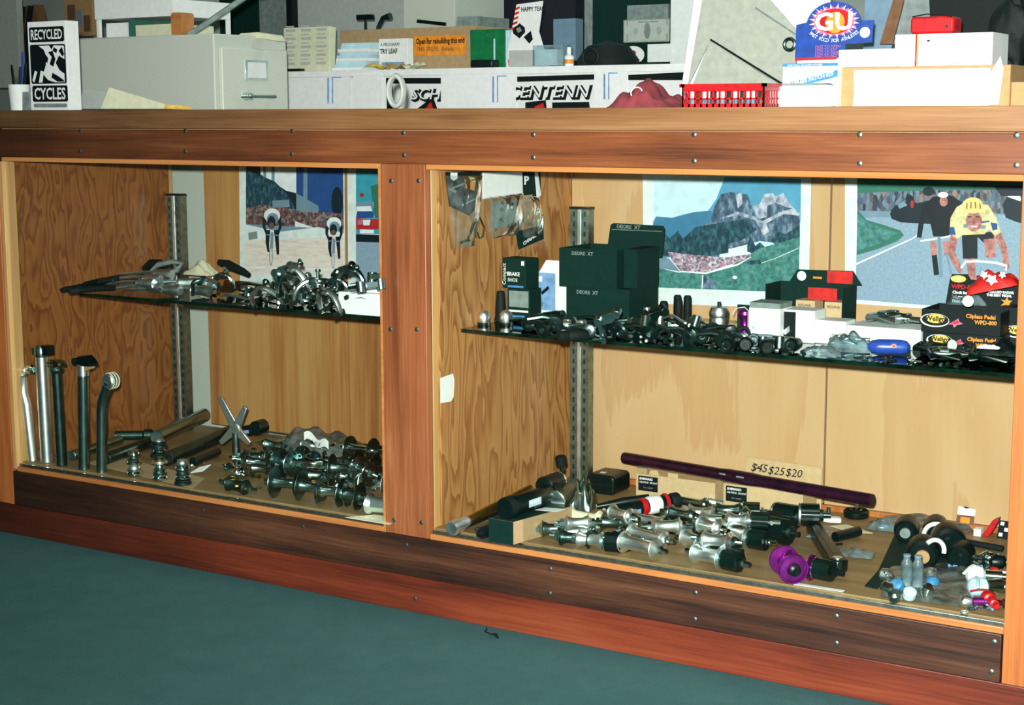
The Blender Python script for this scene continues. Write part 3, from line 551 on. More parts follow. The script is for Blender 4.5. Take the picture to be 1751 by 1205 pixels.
# pile of pale blue paper, each ream sheet set a part
t = thing('paper_pile', 'slanting pile of pale blue papers, right of the cream pad', 'paper', (on(572, 110, 'y', 1.43).x, 1.43, ZL))
for i in range(9):
    G().box((0, 0, 0), (.115, .11, .009), 'print_sky_pale' if i % 3 else 'white_paper').build('sheet_bundle', t, (.004 * i - .01 + .004 * (i % 2), .004 * (i % 3), .0092 * i), (0, 0, .03 * (i % 3)))
o, w, h = onl('cardboard_box', 'wide brown cardboard box with an orange label on the back counter', 'box', 582, 812, 48, 1.56, .22, 'kraft_card')
a = on(708, 62, 'y', 1.56); b = on(797, 93, 'y', 1.56); o2 = o.location
G().box((a.x - o2.x, -.001, b.z - o2.z), (b.x - o2.x, -.0002, a.z - o2.z), 'orange_print').build('label', o, smooth=False)['label'] = 'orange label with black print'
txt(o, 'Open for rebuilding this end', .0235, a.x - o2.x + .008, a.z - o2.z - .024, 'black_print', .66, .0006, y=-.0014); txt(o, 'THIS STORE   Return', .019, a.x - o2.x + .01, a.z - o2.z - .046, 'brown_card', .8, y=-.0014)
t, w, h = onl('leaflet_box', 'small white leaflet box standing before the cardboard box', 'box', 648, 697, 66, 1.48, .03, 'white_card')
txt(t, 'A PROGRAM', .014, .006, h - .022, 'black_print', .9); txt(t, 'TRY LEAF', .02, .004, h - .044, 'black_print', .78, .0005); G().box((.01, -.001, .006), (w - .012, -.0001, .024), 'pale_blue_print').build('print', t, smooth=False)
for i, (px, m_) in enumerate(((622, 'yellow_print'), (655, 'buff_card'), (682, 'cream_paper'))):
    tag(G().grid(8, 5, lambda u, v: (u * .07, v * .05, .004 + .012 * math.sin(u * 6 + i) * math.sin(v * 5 + i) ** 2 + .006), m_).build('crumpled_note', None, (on(px, 115, 'y', 1.41).x, 1.41, ZL)), ['yellow crumpled note, leftmost at the counter edge', 'buff crumpled note in the middle at the counter edge', 'cream crumpled note, rightmost at the counter edge'][i], 'note')
t, w, h = onl('green_binder', 'bright green plastic document case on the back counter', 'case', 804, 864, 50, 1.45, .03, 'green_plastic')
G().box((w * .68, -.002, .01), (w * .72, -.0003, h * .75), 'print_sky_pale').lathe([(.003, 0), (.003, -.003)], 'chrome', T((w * .5, 0, h * .86)), 8, 'y').build('clasp', t)
G().box((w + .0005, .002, 0), (w + .014, .028, h * .96), 'print_sky_pale').build('pale_edge', t)
tag(G().prism(rrect(0, 0, .075, .022, .007), 0, .04, 'black_plastic', None, 'y').build('stapler', None, (on(804, 110, 'y', 1.402).x, 1.402, ZL), bevel=.003), 'black stapler lying before the green document case', 'stapler')
# leaning printed card, stand boxes
t = thing('display_card', 'white display card with red stripes and black tools pictured', 'card', (on(868, 112, 'y', 1.42).x, 1.42, ZL)); k = 1 / 590
def cp(pts): return [((a - 868) * k, (117 - b) * k) for a, b in pts]
G().prism(cp([(868, 92), (886, 14), (938, 10), (930, 60), (950, 117), (868, 117)]), 0, .0012, 'white_card', None, 'y').build('card', t, smooth=False)
g = G()
for a in range(5): g.prism(cp([(884 - a * 1.6, 20 + 8 * a), (893 - a * 1.6, 17 + 8 * a), (892 - a * 1.6, 21 + 8 * a), (883 - a * 1.6, 24 + 8 * a)]), -.0006, -.0001, 'red_print', None, 'y')
g.prism(cp([(878, 56), (892, 45), (902, 52), (903, 60), (892, 70), (880, 62)]), -.0006, -.0001, 'black_print', None, 'y').prism(cp([(900, 68), (914, 58), (918, 72), (911, 79)]), -.0006, -.0001, 'black_print', None, 'y').prism(cp([(885, 54), (893, 51), (897, 58), (889, 61)]), -.001, -.0006, 'label_grey', None, 'y')
g.prism(cp([(869, 105), (876, 101), (878, 112), (870, 115)]), -.0006, -.0001, 'red_print', None, 'y').build('print', t, smooth=False)
txt(t, "HAPPY TEAR", .017, 27 * k, 91 * k, 'black_print', .8, .0004)
o, w, h = onl('small_clear_box', 'clear plastic box of tags before the display card', 'box', 911, 962, 77, 1.405, .05, 'clear_plastic')
G().box((.004, .004, .002), (w - .02, .045, h * .8), 'white_paper').build('contents', o)
px_box('business_card_holder', 'white card holder left of the clear plastic box', 'holder', 870, 910, 86, 118, 1.405, .02, 'grey_paper', zb=ZL)
t = thing('glue_bottle', 'small white bottle with an orange label on the back counter', 'bottle', (on(973, 108, 'y', 1.43).x, 1.43, ZL))
G().lathe([(.013, 0), (.014, .004), (.014, .026), (.006, .032), (.006, .036)], 'white_card', None, 16).build('body', t); G().lathe([(.007, .0362), (.006, .052)], 'white_card', None, 12).build('cap', t)
G().lathe([(.0143, .006), (.0143, .018)], 'orange_print', T((0, 0, 0)), 16, caps=False).build('label_band', t)
# background wall pieces
yw = 2.3
def bg(name, label, cat, x0, x1, yt, yb_, m, y=yw, dep=.03): return px_box(name, label, cat, x0, x1, yt, yb_, y, dep, m)[0]
bg('hanging_blind', 'pale vertical fabric blind at the far left', 'blind', -10, 31, -20, 150, 'grey_paper', 2.0)
o = thing('clothing_rack_goods', 'dark jackets hanging behind the sticker box', 'jacket', (on(32, 100, 'y', 2.05).x, 2.05, 0))
for i, m_ in enumerate(('navy_dark', 'brown_card', 'black_rubber', 'navy_dark', 'brown_card')):
    G().prism([(0, .95), (.06, .95), (.065, 1.3), (.03, 1.42), (0, 1.3)], 0, .05, m_, None, 'y').build('garment_panel', o, (.032 * i, .01 * (i % 2) - .012 * i, 0))
bg('cork_panel', 'beige notice panel with small colour prints at upper left', 'board', 110, 158, -20, 62, 'buff_card', 2.1)
for i, (a, b, m_) in enumerate(((115, 128, 'print_brown'), (131, 140, 'print_grey_blue'), (143, 154, 'print_brown'))): bg('pinned_print', ['brown print pinned left on the beige panel', 'grey print pinned mid on the beige panel', 'brown print pinned right on the beige panel'][i], 'print', a, b, 8 + 9 * i, 34 + 10 * i, m_, 2.094, .003)
bg('partition_strip', None, None, 158, 376, -30, 70, 'print_grey_blue', 2.25); o = COL.objects[-1] if False else bpy.data.objects['partition_strip']; o.name = 'trim_1'; o['kind'] = 'structure'; o.data.materials[0] = MATS['grey_paper']
o = bg('window_1', None, None, 376, 444, -30, 130, 'black_card', 2.2); o['kind'] = 'structure'
o = bg('trim_2', None, None, 444, 488, -30, 130, 'label_grey', 2.2); o['kind'] = 'structure'
o = bg('trim_3', None, None, 490, 501, -30, 130, 'black_print', 2.15); o['kind'] = 'structure'
o = bg('trim_4', None, None, 502, 700, -30, 130, 'grey_paper', 2.25); o['kind'] = 'structure'
bg('grey_cabinet', 'pale grey steel cupboard above the cardboard box', 'cupboard', 690, 778, -30, 50, 'filing_steel', 1.9, .3)
bg('black_bar_sign', 'slim black bar magnet on the grey cupboard', 'magnet', 712, 762, 32, 38, 'black_plastic', 1.894, .005).rotation_euler = (0, .12, 0)
o = bg('window_2', None, None, 779, 1000, -30, 130, 'navy_dark', 2.3); o['kind'] = 'structure'
bg('grey_monitor', 'grey plastic monitor back behind the green case', 'monitor', 782, 815, 28, 52, 'grey_plastic', 1.9, .2)
g = G().tube([(0, 0, -.05), (.004, 0, .06), (.01, 0, .1), (.03, 0, .13), (.06, 0, .135)], [.007, .007, .007, .008, .012], 'dark_steel')
tag(g.build('desk_lamp', None, (on(643, 66, 'y', 1.83).x, 1.83, ZL + .051)), 'dark gooseneck lamp rising behind the paper pile', 'lamp')
tag(G().cyl(.004, -.12, .05, 'black_plastic', None, 8).box((-.03, -.01, .05), (.03, .01, .066), 'black_plastic').build('small_tap', None, (on(625, 55, 'y', 1.8).x, 1.8, on(625, 60, 'y', 1.8).z)), 'small black stand left of the gooseneck lamp', 'stand')
o = bg('trim_5', None, None, 984, 998, -30, 112, 'black_print', 2.12, .05); o['kind'] = 'structure'
o = bg('trim_6', None, None, 999, 1013, -30, 112, 'label_grey', 2.12, .05); o['kind'] = 'structure'
o = bg('window_3', None, None, 1013, 1146, -30, 112, 'black_card', 2.12, .04); o['kind'] = 'structure'
o = bg('trim_7', None, None, 1146, 1200, -30, 185, 'white_card', 2.1, .06); o['kind'] = 'structure'
bg('blue_book', 'row of dark blue and brown books behind the glue bottle', 'books', 946, 984, 32, 104, 'print_grey_blue', 2.05, .05)
bg('phone_shape', 'dark grey appliance seen through the window pane', 'appliance', 1072, 1142, 8, 34, 'label_grey', 2.1, .015)
tag(G().lathe([(.085, 0), (.09, .02), (.06, .06), (.0, .075)], 'black_rubber', None, 24).build('felt_hat', None, (on(1040, 100, 'y', 1.6).x, 1.6, ZL)), 'black rounded cap on the back counter below the dollar bill', 'cap')
tag(G().torus(.022, .005, 'black_plastic', T((0, 0, .026), (math.pi / 2, 0, .3)), seg=20).build('cable_loop', None, (on(1009, 100, 'y', 1.5).x, 1.5, ZL)), 'black cable loop standing beside the black cap', 'cable')
t, w, h = px_box('dollar_bill', 'one dollar bill taped to the window frame', 'banknote', 1066, 1145, 33, 72, 2.09, .001, 'bill_green')
G().box((.004, -.0008, .004), (w - .004, -.0001, h - .004), 'grey_paper').prism(ell(w * .52, h * .5, w * .07, h * .36), -.0014, -.0009, 'label_grey', None, 'y').prism(ell(w * .27, h * .5, w * .055, h * .16), -.0014, -.0009, 'bill_green', None, 'y').prism(ell(w * .77, h * .5, w * .055, h * .18), -.0014, -.0009, 'bill_green', None, 'y').box((w * .33, -.0014, h * .86), (w * .75, -.0009, h * .91), 'label_grey').build('engraving', t, smooth=False)
for a in (.04, .9):
    for b in (.08, .74): txt(t, '1', .03, w * a, h * b, 'label_grey', y=-.0012)
q = on(1082, 94, 'y', 2.088)
t = tag(G().prism(ell(0, 0, 19 / 460, 13 / 460, 24), 0, .001, 'white_card', None, 'y').build('oval_sticker', None, tuple(q)), 'white oval sticker with red and blue print on the window', 'sticker')
G().prism(ell(0, .006, .012, .009), -.0008, -.0001, 'print_red', None, 'y').prism(ell(0, -.012, .018, .005), -.0008, -.0001, 'blue_print', None, 'y').build('print', t, smooth=False)
bg('note_card', 'blank white note card beside the oval sticker', 'card', 1107, 1148, 75, 106, 'white_card', 2.086, .002)
# red cloth heap
def heap(u, v):
    a = max(0, math.sin(math.pi * u) * math.sin(math.pi * v)) ** .35; x = u * .145; y = v * .12
    hh = (.042 * math.exp(-((u - .32) / .27) ** 4) + .022 * math.exp(-((u - .68) / .22) ** 2)) + .006 * math.sin(13 * u + 5 * v) + .005 * math.sin(19 * v - 9 * u) + .004 * math.sin(31 * u + 3)
    return (x, y, max(0, hh * a))
t = tag(G().grid(34, 22, heap, 'red_cloth').build('red_cloth', None, (P(1036, .2), .2, CT), angle=80), 'crumpled dusty red cloth on the counter beside the red basket', 'cloth')
tag(G().torus(.011, .0012, 'white_paper', T((0, 0, 0), (1.2, 0, .2)), seg=18).build('string_loop', None, (P(1082, .2), .215, CT + .028)), 'thin white string loop lying on the red cloth', 'string')
# red basket
bx0, bx1 = P(1166, .13), P(1306, .13); t = thing('red_basket', 'red plastic basket with slotted sides on the counter', 'basket', (bx0, .13, CT)); bw = bx1 - bx0; bh = on(1230, 143, 'y', .13).z - CT; bd = .11
g = G()
def side(g, M, L):
    g.box((0, 0, 0), (L, .0025, .006), 'red_plastic', M).box((0, 0, bh * .68), (L, .0025, bh * .86), 'red_plastic', M).box((0, 0, bh * .33), (L, .0025, bh * .39), 'red_plastic', M).box((-.004, -.004, bh * .86), (L + .004, .0035, bh), 'red_plastic', M)
    n = max(3, int(L / .0118))
    for i in range(n + 1): g.box((i * (L - .0035) / n, 0, .0), (i * (L - .0035) / n + .0035, .0025, bh * .7), 'red_plastic', M)
side(g, T(), bw); side(g, T((0, bd, 0)), bw); side(g, T((bw, 0, 0), (0, 0, math.pi / 2)), bd); side(g, T((.0025, 0, 0), (0, 0, math.pi / 2)), bd)
g.box((.003, .003, .0), (bw - .003, bd - .003, .0025), 'red_plastic').build('basket', t)
for i in range(9):
    tag(G().cyl(.0052, 0, .028 if i % 2 else .031, 'white_card', None, 10).cyl(.0054, .0, .012, 'print_teal', None, 10).build('tube_small', None, (bx0 + .012 + i * .0146, .15 + .02 * (i % 2), CT + .003)), f'small white and teal tube, {["first", "second", "third", "fourth", "fifth", "sixth", "seventh", "eighth", "ninth"][i]} from the left in the red basket', 'tube', 'tubes in the red basket')
# leaning maps / papers at right
def big(name, label, pts, y, m, rot=0): return card(name, label, 'paper', pts, y, m, .0015)
big('large_map', 'big pale map sheet leaning behind the basket, front sheet', [(1168, 186), (1214, 70), (1219, 72), (1335, 148), (1340, 186)], .75, 'map_paper')
big('large_map', 'big pale map sheet with a slanting lower edge, middle sheet', [(1175, 150), (1204, -20), (1300, -20), (1370, 60), (1365, 165), (1214, 70)], .79, 'map_paper')
big('large_map', 'white map sheet rearmost of the leaning sheets', [(1160, 186), (1190, -20), (1420, -20), (1420, 186)], .84, 'white_card')
big('dark_rule', 'thin dark rod lying along the slanting map edge', [(1214, 69), (1215, 66), (1340, 143), (1340, 147)], .745, 'black_print')
big('dark_rule', 'second thin dark rod across the map sheet top right', [(1290, 14), (1292, 12), (1395, 80), (1394, 83)], .78, 'label_grey')
tag(G().torus(.012, .004, 'dark_steel', T((0, 0, 0), (math.pi / 2, 0, 0)), seg=16).build('black_clamp', None, tuple(on(1350, 76, 'y', .771))), 'small dark round clip left of the blue sunburst display', 'clip')
big('grey_roll', 'grey-teal rolled poster behind the blue sunburst display', [(1472, 186), (1480, -20), (1548, -20), (1500, 186)], .8, 'print_grey_blue')
big('brown_strut', 'dark brown slanting wooden strut behind the white boxes', [(1504, 75), (1530, -10), (1548, -10), (1526, 75)], .7, 'brown_card')
big('grey_roll', 'ribbed grey sheet right of the brown strut', [(1528, 75), (1550, -10), (1640, -10), (1600, 75)], .76, 'label_grey')
big('dark_jacket', 'black jacket hanging behind the red pouch', [(1592, 75), (1588, -20), (1765, -20), (1765, 186), (1690, 100)], .72, 'black_rubber')
# GU display
yG = .42; k = 1 / ppm(on(1420, 60, 'y', yG)); q = on(1359, 110, 'y', yG); t = thing('gel_display', 'blue header card with a pink and orange sunburst above a carton', 'display', (q.x, yG, q.z))
def gp(pts, k=k): return [((a - 1359) * k, (110 - b) * k) for a, b in pts]
arc = [(1428 + 50 * math.cos(a), 48 - 42 * math.sin(a)) for a in [math.radians(168 - 156 * i / 20) for i in range(21)]]
G().prism(gp([(1359, 104), (1360, 43)] + arc + [(1499, 39), (1497, 76), (1450, 78), (1450, 100), (1359, 104)]), 0, .003, 'blue_print', None, 'y').build('header_card', t, smooth=False)
star = []
for i in range(48): a = math.radians(i * 7.5); r_ = (1, 1) if i % 2 else (.84, .84); star.append((1429 + 43 * r_[0] * math.cos(a), 39 - 27 * r_[1] * math.sin(a)))
g = G().prism(gp(star), -.0006, 0, 'print_pink', None, 'y').prism(gp(ell(1430, 39, 32, 21, 24)), -.001, -.0006, 'red_plastic', None, 'y').prism(gp(ell(1431, 41, 17, 18, 20)), -.0014, -.001, 'orange_print', None, 'y').prism(gp(ell(1484, 59, 9, 9, 18)), -.0006, 0, 'white_card', None, 'y').prism(gp([(1359, 104), (1359, 99), (1435, 98), (1435, 103)]), -.0006, 0, 'print_red', None, 'y')
for i in range(20):
    a = math.radians(i * 18 + 9); c, s_ = math.cos(a), math.sin(a)
    g.prism(gp([(1429 + 36 * c - 1.6 * s_, 39 - 22 * s_ - 1.6 * c), (1429 + 46 * c, 39 - 30 * s_), (1429 + 36 * c + 1.6 * s_, 39 - 22 * s_ + 1.6 * c)]), -.0018, -.0014, 'white_card', None, 'y')
g.build('sunburst', t, smooth=False)
g = G().text('GU', 41 * k, 'white_card', T(((1394 - 1359) * k, -.0024, (110 - 53) * k), (0, 0, 0), (1.16, 1, 1)) @ FACE, bold=.0013, space=1.02)
s_ = 'FAST FOOD FOR ATHLETES'
for i, ch in enumerate(s_):
    a = math.radians(214 + i * 112 / (len(s_) - 1)); px, py = 1429 + 52 * math.cos(a), 42 - 32 * math.sin(a)
    th = math.atan2(32 * math.cos(a), 52 * -math.sin(a))
    if ch != ' ': g.text(ch, 8.4 * k, 'white_card', T(((px - 1359) * k, -.0008, (110 - py) * k)) @ FACE @ Matrix.Rotation(th, 4, 'Z'), align='CENTER')
for i, s_ in enumerate(('FAST TO OPEN', 'FAST TO EAT', 'FAST TO DIGEST', 'FAST TO ACT')): g.text(s_, 6.4 * k, 'print_pink', T(((1396 - 1359) * k, -.0008, (110 - 83 - i * 5.2) * k), (0, 0, 0), (1.05, 1, 1)) @ FACE)
g.build('lettering', t, smooth=False)
zq = q.z
G().box(((1362 - 1359) * k, .0035, -zq + CT), ((1494 - 1359) * k, .06, .02), 'white_card').build('carton', t)
# boxes on the counter at right
def ct(name, label, cat, x0, x1, yt, y, dep, m): return px_box(name, label, cat, x0, x1, yt, 183, y, dep, m, zb=CT)
o, w, h = ct('patch_kit_box', 'white box printed GLUELESS PATCH KIT with a blue band', 'box', 1338, 1432, 108, .24, .05, 'white_card')
kk = w / 94
G().box((0, -.0008, h - 5 * kk), (w, -.0001, h), 'cyan_print').prism([(-1 * kk, h - 44 * kk), (w, h - 22 * kk), (w, h - 11 * kk), (-1 * kk, h - 33 * kk)], -.0008, -.0001, 'cyan_print', None, 'y').build('blue_band', o, smooth=False)
txt(o, 'GLUELESS PATCH KIT', 8.6 * kk, 6 * kk, h - 39 * kk, 'white_card', 1.0, .0003, .2, y=-.0012).rotation_euler = (0, 0, 0)
bpy.data.objects[o.name]; lt = [c for c in COL.objects if c.parent == o and c.name.startswith('lettering')][0]; lt.matrix_local = T((0, 0, h - 36 * kk), (0, -.22, 0)) @ T((0, 0, -(h - 36 * kk)))
txt(o, 'PARK TOOL CO. SUPER PATCHES', 4 * kk, 8 * kk, h - 4.3 * kk, 'white_card', 1.0, y=-.0012)
o, w, h = ct('white_tray', 'low white carton leaning before the patch kit box', 'box', 1316, 1418, 146, .2, .035, 'white_card')
G().prism([(.004, h - .001), (w, h - .001), (w - .01, h + .004), (.01, h + .004)], .001, .03, 'label_grey', None, 'y').build('flap', o)
o, w, h = ct('buff_carton', 'buff cardboard carton with a white sheet across its front', 'box', 1419, 1727, 113, .26, .1, 'buff_card')
kk = w / 308
G().box((44 * kk, -.003, .001), (276 * kk, -.0002, h - 5 * kk), 'white_paper').build('white_sheet', o, smooth=False)
G().prism([(250 * kk, 2 * kk), (292 * kk, 80 * kk), (298 * kk, 60 * kk), (292 * kk, 2 * kk)], -.006, -.004, 'white_card', None, 'y').build('turned_corner', o, smooth=False)
G().box((9 * kk, -.001, 0), (10.5 * kk, -.0001, h), 'orange_print').build('seam', o, smooth=False)
ct('buff_sheet', 'buff card sheet at the far right end of the counter', 'card', 1728, 1765, 140, .27, .06, 'buff_card')
zc = CT + h + .0006
def cb(name, label, cat, x0, x1, yt, y, dep, m, zb): return px_box(name, label, cat, x0, x1, yt, 110, y, dep, m, zb=zb)
o, w, hh = cb('white_carton', 'small white carton under the blue sunburst card', 'box', 1434, 1534, 84, .275, .08, 'white_card', zc - .0); 
o, w, h2 = cb('white_envelope_box', 'long white box with black address print and striped band', 'box', 1530, 1697, 57, .29, .1, 'white_card', zc)
kk = w / 167
G().box((36 * kk, -.001, 0), (39 * kk, -.0001, h2), 'print_red').box((39.5 * kk, -.001, 0), (42 * kk, -.0001, h2), 'yellow_print').box((0, -.001, 5 * kk), (w, -.0001, 5.8 * kk), 'label_grey').build('printed_band', o, smooth=False)
txt(o, 'PERFORMANCE FACTORY BRAND EQUIPMENT', 4.6 * kk, 70 * kk, h2 - 11 * kk, 'label_grey', .95); txt(o, 'MADE IN CALIFORNIA', 3.4 * kk, 70 * kk, h2 - 16 * kk, 'label_grey', .9); G().box((56 * kk, -.001, h2 - 13 * kk), (61 * kk, -.0001, h2 - 10 * kk), 'black_print').build('logo', o, smooth=False)
zc2 = zc + h2 + .0006
o = tag(G().prism(rrect(0, 0, .078, .030, .007), 0, .05, 'red_plastic', None, 'y').build('red_pouch', None, (on(1556, 50, 'y', .3).x, .3, zc2), bevel=.004), 'glossy red zipped pouch on the long white box', 'pouch')
G().tube([(.004, -.001, .03), (.03, -.001, .034), (.06, -.001, .032), (.075, -.001, .028)], .0012, 'black_plastic').build('zip', o); G().lathe([(.003, -.002), (.002, 0)], 'chrome', T((.066, 0, .012)), 8, 'y').build('snap', o)
# black gloves / jacket at far right
def blob(name, label, cat, px, py, y, r, m, sc=(1, 1, 1), seed=1, n=3):
    random.seed(seed); g = G(); q = on(px, py, 'y', y)
    ph = [random.random() * 6 for _ in range(6)]
    def f(u, v):
        a = u * 2 * math.pi; b = (v - .5) * math.pi; rr = r * (1 + .12 * math.sin(3 * a + ph[0] + 4 * b) + .09 * math.sin(5 * b + ph[1] + 2 * a) + .05 * math.sin(9 * a + ph[2]))
        return (rr * math.cos(b) * math.cos(a) * sc[0], rr * math.cos(b) * math.sin(a) * sc[1], rr * math.sin(b) * sc[2])
    return tag(g.grid(28, 18, f, m).build(name, None, tuple(q), angle=80), label, cat)
gl = blob('glove_bundle', 'bunch of black gloves hanging at the far right end', 'gloves', 1728, 60, .46, .05, 'black_rubber', (.75, .5, 1.25), 4)
for i, (dx, dz, a) in enumerate(((-.035, -.01, .5), (-.018, -.05, .35), (.0, -.065, .1), (.016, -.06, -.2))): G().tube([(0, 0, .02), (0, -.004, -.005), (.002, -.006, -.022)], [.009, .008, .005], 'black_rubber').build('finger', gl, (dx, -.01, dz), (0, a, 0))

# ---------------------------------------------------------------- goods: builders
def lay(px, py, zb, r):
    p = on(px, py, 'z', zb + r); p.y = max(p.y, r * .9 + .018); return p
R_ = math.radians
def hub(name, label, px, py, zb, yaw, fl=.032, L=.07, shell='aluminium', fh=None, br=.011, tilt=0, group=None, flt=.003, cat='hub', ax='chrome', holes=True):
    'bicycle hub lying on its flanges; its axle runs along local x'
    r = fl; p = lay(px, py, zb, r); t = thing(name, label, cat, (p.x, p.y, zb + r), (0, tilt, yaw), group); h = L / 2
    prof = [(.009, -h - .004), (br + .002, -h), (fl - .001, -h + .001), (fl, -h + .002), (fl - .0006, -h + flt), (br * 1.35, -h + flt + .0008), (br * 1.3, -h + flt + .004), (br, -h + flt + .010), (br * .96, 0), (br, h - flt - .010), (br * 1.3, h - flt - .004), (br * 1.35, h - flt - .0008), (fl - .0006, h - flt), (fl, h - .002), (fl - .001, h - .001), (br + .002, h), (.009, h + .004)]
    G().lathe(prof, shell, None, 26, 'x').build('shell', t)
    x1 = h + .004 + (.036 if fh else 0)
    G().lathe([(.0048, -h - .022), (.0048, x1 + .02)], ax, None, 10, 'x').lathe([(.0085, -h - .0105), (.0085, -h - .0042)], ax, None, 6, 'x').lathe([(.0085, x1 + .0002), (.0085, x1 + .006)], ax, None, 6, 'x').build('axle', t)
    if holes and fl > .024:
        g = G()
        for s in (-1, 1):
            for k in range(9):
                a = k * 2 * math.pi / 9; xx = s * (h + .0004)
                g.lathe([(.0026, -.0006), (.0026, .0006)], 'black_print', T((xx, (fl - .0055) * math.cos(a), (fl - .0055) * math.sin(a))), 7, 'x')
        g.build('spoke_holes', t)['kind'] = 'stuff'
    if fh:
        g = G(); q = []
        for k in range(36): a = k * 2 * math.pi / 36; rr = .0185 if k % 4 < 2 else .0172; q.append((rr * math.cos(a), rr * math.sin(a)))
        g.prism(q, h + .0045, h + .038, fh, None, 'x').lathe([(.0192, h + .0042), (.0192, h + .0066)], 'chrome', None, 24, 'x').build('freehub_body', t)
    return t
def seatpost(label, bx, by, tx_, ty, y, r, m, head):
    'upright post from px (bx,by) foot to px (tx,ty) top'
    b = on(bx, by, 'z', ZFL); b = on(bx, by, 'y', max(.033, min(b.y, .05))); b.z = ZFL; b.x = max(b.x, .017); tp = on(tx_, ty, 'y', b.y); L = (tp - b).length; d = tp - b
    t = thing('seatpost', label, 'seatpost', (b.x, b.y, ZFL + .0005), (0, math.atan2(d.x, d.z), 0))
    if head == 'bent':
        G().tube([(0, 0, 0), (0, 0, L * .62), (.002, 0, L * .72), (.008, 0, L * .8), (.02, 0, L * .9), (.028, 0, L * .95)], [r, r, r, r * .98, r * 1.05, r * 1.25], m, None, 20).build('tube', t)
        G().cyl(r * 1.45, -.014, .014, 'aluminium', T((.030, 0, L * .965), (0, .9, 0)), 20, 'y', .003).build('head_barrel', t)
        g = G()
        for k in range(3): g.torus(r * 1.46, .0013, 'cream_paper', T((.030, -.008 + .008 * k, L * .965), (math.pi / 2, 0, 0)), seg=18, rs=6)
        g.build('ribbed_clamp', t)
    elif head == 'bent_left':
        G().tube([(0, 0, 0), (0, 0, L * .5), (0, 0, L * .6), (-.006, 0, L * .72), (-.004, 0, L * .9), (0, 0, L * .93)], [r, r, r * .98, r * .95, r * 1.0, r], m, None, 20).build('tube', t)
        G().cyl(.010, -.024, .012, 'aluminium', T((.006, 0, L * .965)), 16, 'x', .002).lathe([(.004, 0), (.012, .006), (.012, .02), (.007, .026)], 'chrome', T((.016, 0, L * .975)), 16, 'x').build('clamp', t)
    elif head == 'plain':
        G().cyl(r, 0, L, m, None, 24, 'z', .001).build('tube', t)
        G().lathe([(r * 1.05, L + .0003), (r * 1.08, L + .004), (r * 1.08, L + .022), (r * .9, L + .026)], 'satin_steel', None, 20).box((-r - .008, -.008, L + .004), (-r * .6, .008, L + .02), 'dark_steel').box((r * .6, -.01, L + .005), (r + .016, .012, L + .028), 'black_plastic').build('head', t)
    elif head == 'clamp':
        G().cyl(r, 0, L * .93, m, None, 20, 'z', .001).build('tube', t)
        g = G().lathe([(r * 1.2, L * .9), (r * 1.5, L * .93), (r * 1.3, L * .96)], 'satin_steel', None, 18)
        g.build('collar', t)
        g = G()
        for k in range(6): g.torus(.019 - .001 * k, .002, 'satin_steel' if k % 2 else 'brass', T((.002, -.012 + .005 * k, L * .985), (math.pi / 2, 0, 0), (1, .6, 1)), seg=18, rs=6)
        g.lathe([(.004, -.026), (.004, .03)], 'dark_steel', T((.002, 0, L * .985)), 10, 'x').build('clamp', t)
    elif head == 'black':
        G().cyl(r, 0, L * .88, m, None, 22, 'z', .001).cyl(r * 1.03, L * .885, L, 'aluminium', None, 22, 'z', .001).build('tube', t)
        g = G().prism([(-.03, 0), (-.018, .002), (-.01, .014), (0, .018), (.014, .020), (.026, .012), (.034, .004), (.034, -.002), (.01, -.004), (-.02, -.004)], -.013, .013, 'black_plastic', T((.002, 0, L + .001)), 'y').cyl(.006, -.02, .02, 'black_rubber', T((-.012, 0, L + .008)), 12, 'y')
        g.prism([(.008, -.016), (.03, -.006), (.03, 0), (.008, 0)], -.008, .008, 'buff_card', T((0, 0, L - .0015)), 'y').build('saddle_clamp', t, bevel=.001)
    return t
seatpost('leftmost seatpost, slim and kinked with a sideways clamp', 45, 787, 38, 628, 0, .0125, 'aluminium', 'bent_left')
seatpost('tallest seatpost, thick and straight with a square silver head', 81, 790, 71, 610, 0, .0150, 'aluminium', 'plain')
seatpost('dark polished seatpost with a ribbed clamp, third from the left', 106, 797, 96, 620, 0, .0125, 'dark_steel', 'clamp')
seatpost('silver seatpost with a black saddle clamp on top', 144, 803, 142, 622, 0, .0135, 'satin_steel', 'black')
seatpost('rightmost seatpost, bent at the top with a round cream-ribbed head', 174, 807, 174, 642, 0, .0125, 'satin_steel', 'bent')
def lying_post(label, p1, p2, r, m, zb=None, ends=None):
    a = on(*p1, 'z', ZFL + r); b = on(*p2, 'z', ZFL + r); d = b - a; L = d.length
    t = thing('tube_post', label, 'seatpost', (a.x, a.y, (zb or ZFL) + r + .0005), (0, 0, math.atan2(d.y, d.x)))
    G().cyl(r, 0, L, m, None, 18, 'x', .0015).build('tube', t)
    if ends: G().lathe([(r * .9, L + .0002), (r * 1.3, L + .004), (r * 1.3, L + .022), (r * .8, L + .026)], ends, None, 16, 'x').build('head', t)
    return t
lying_post('dull silver post lying behind the standing seatposts, front one', (122, 780), (205, 752), .012, 'satin_steel')
lying_post('dull silver post lying behind the standing seatposts, middle one', (118, 748), (188, 738), .012, 'satin_steel', None, 'dark_steel')
lying_post('grey tube lying in plastic wrap behind the bent seatpost', (180, 785), (268, 752), .014, 'dark_steel', None, None)
lying_post('long grey tube lying toward the shelf upright, upper one', (268, 762), (350, 722), .017, 'satin_steel', ZFL + .02)
lying_post('long grey tube lying under the upper one, behind the silver spider', (285, 785), (395, 738), .017, 'dark_steel')
lying_post('short dark post with a head, lying behind the rightmost seatpost', (196, 745), (245, 744), .012, 'dark_steel', None, 'dark_steel')
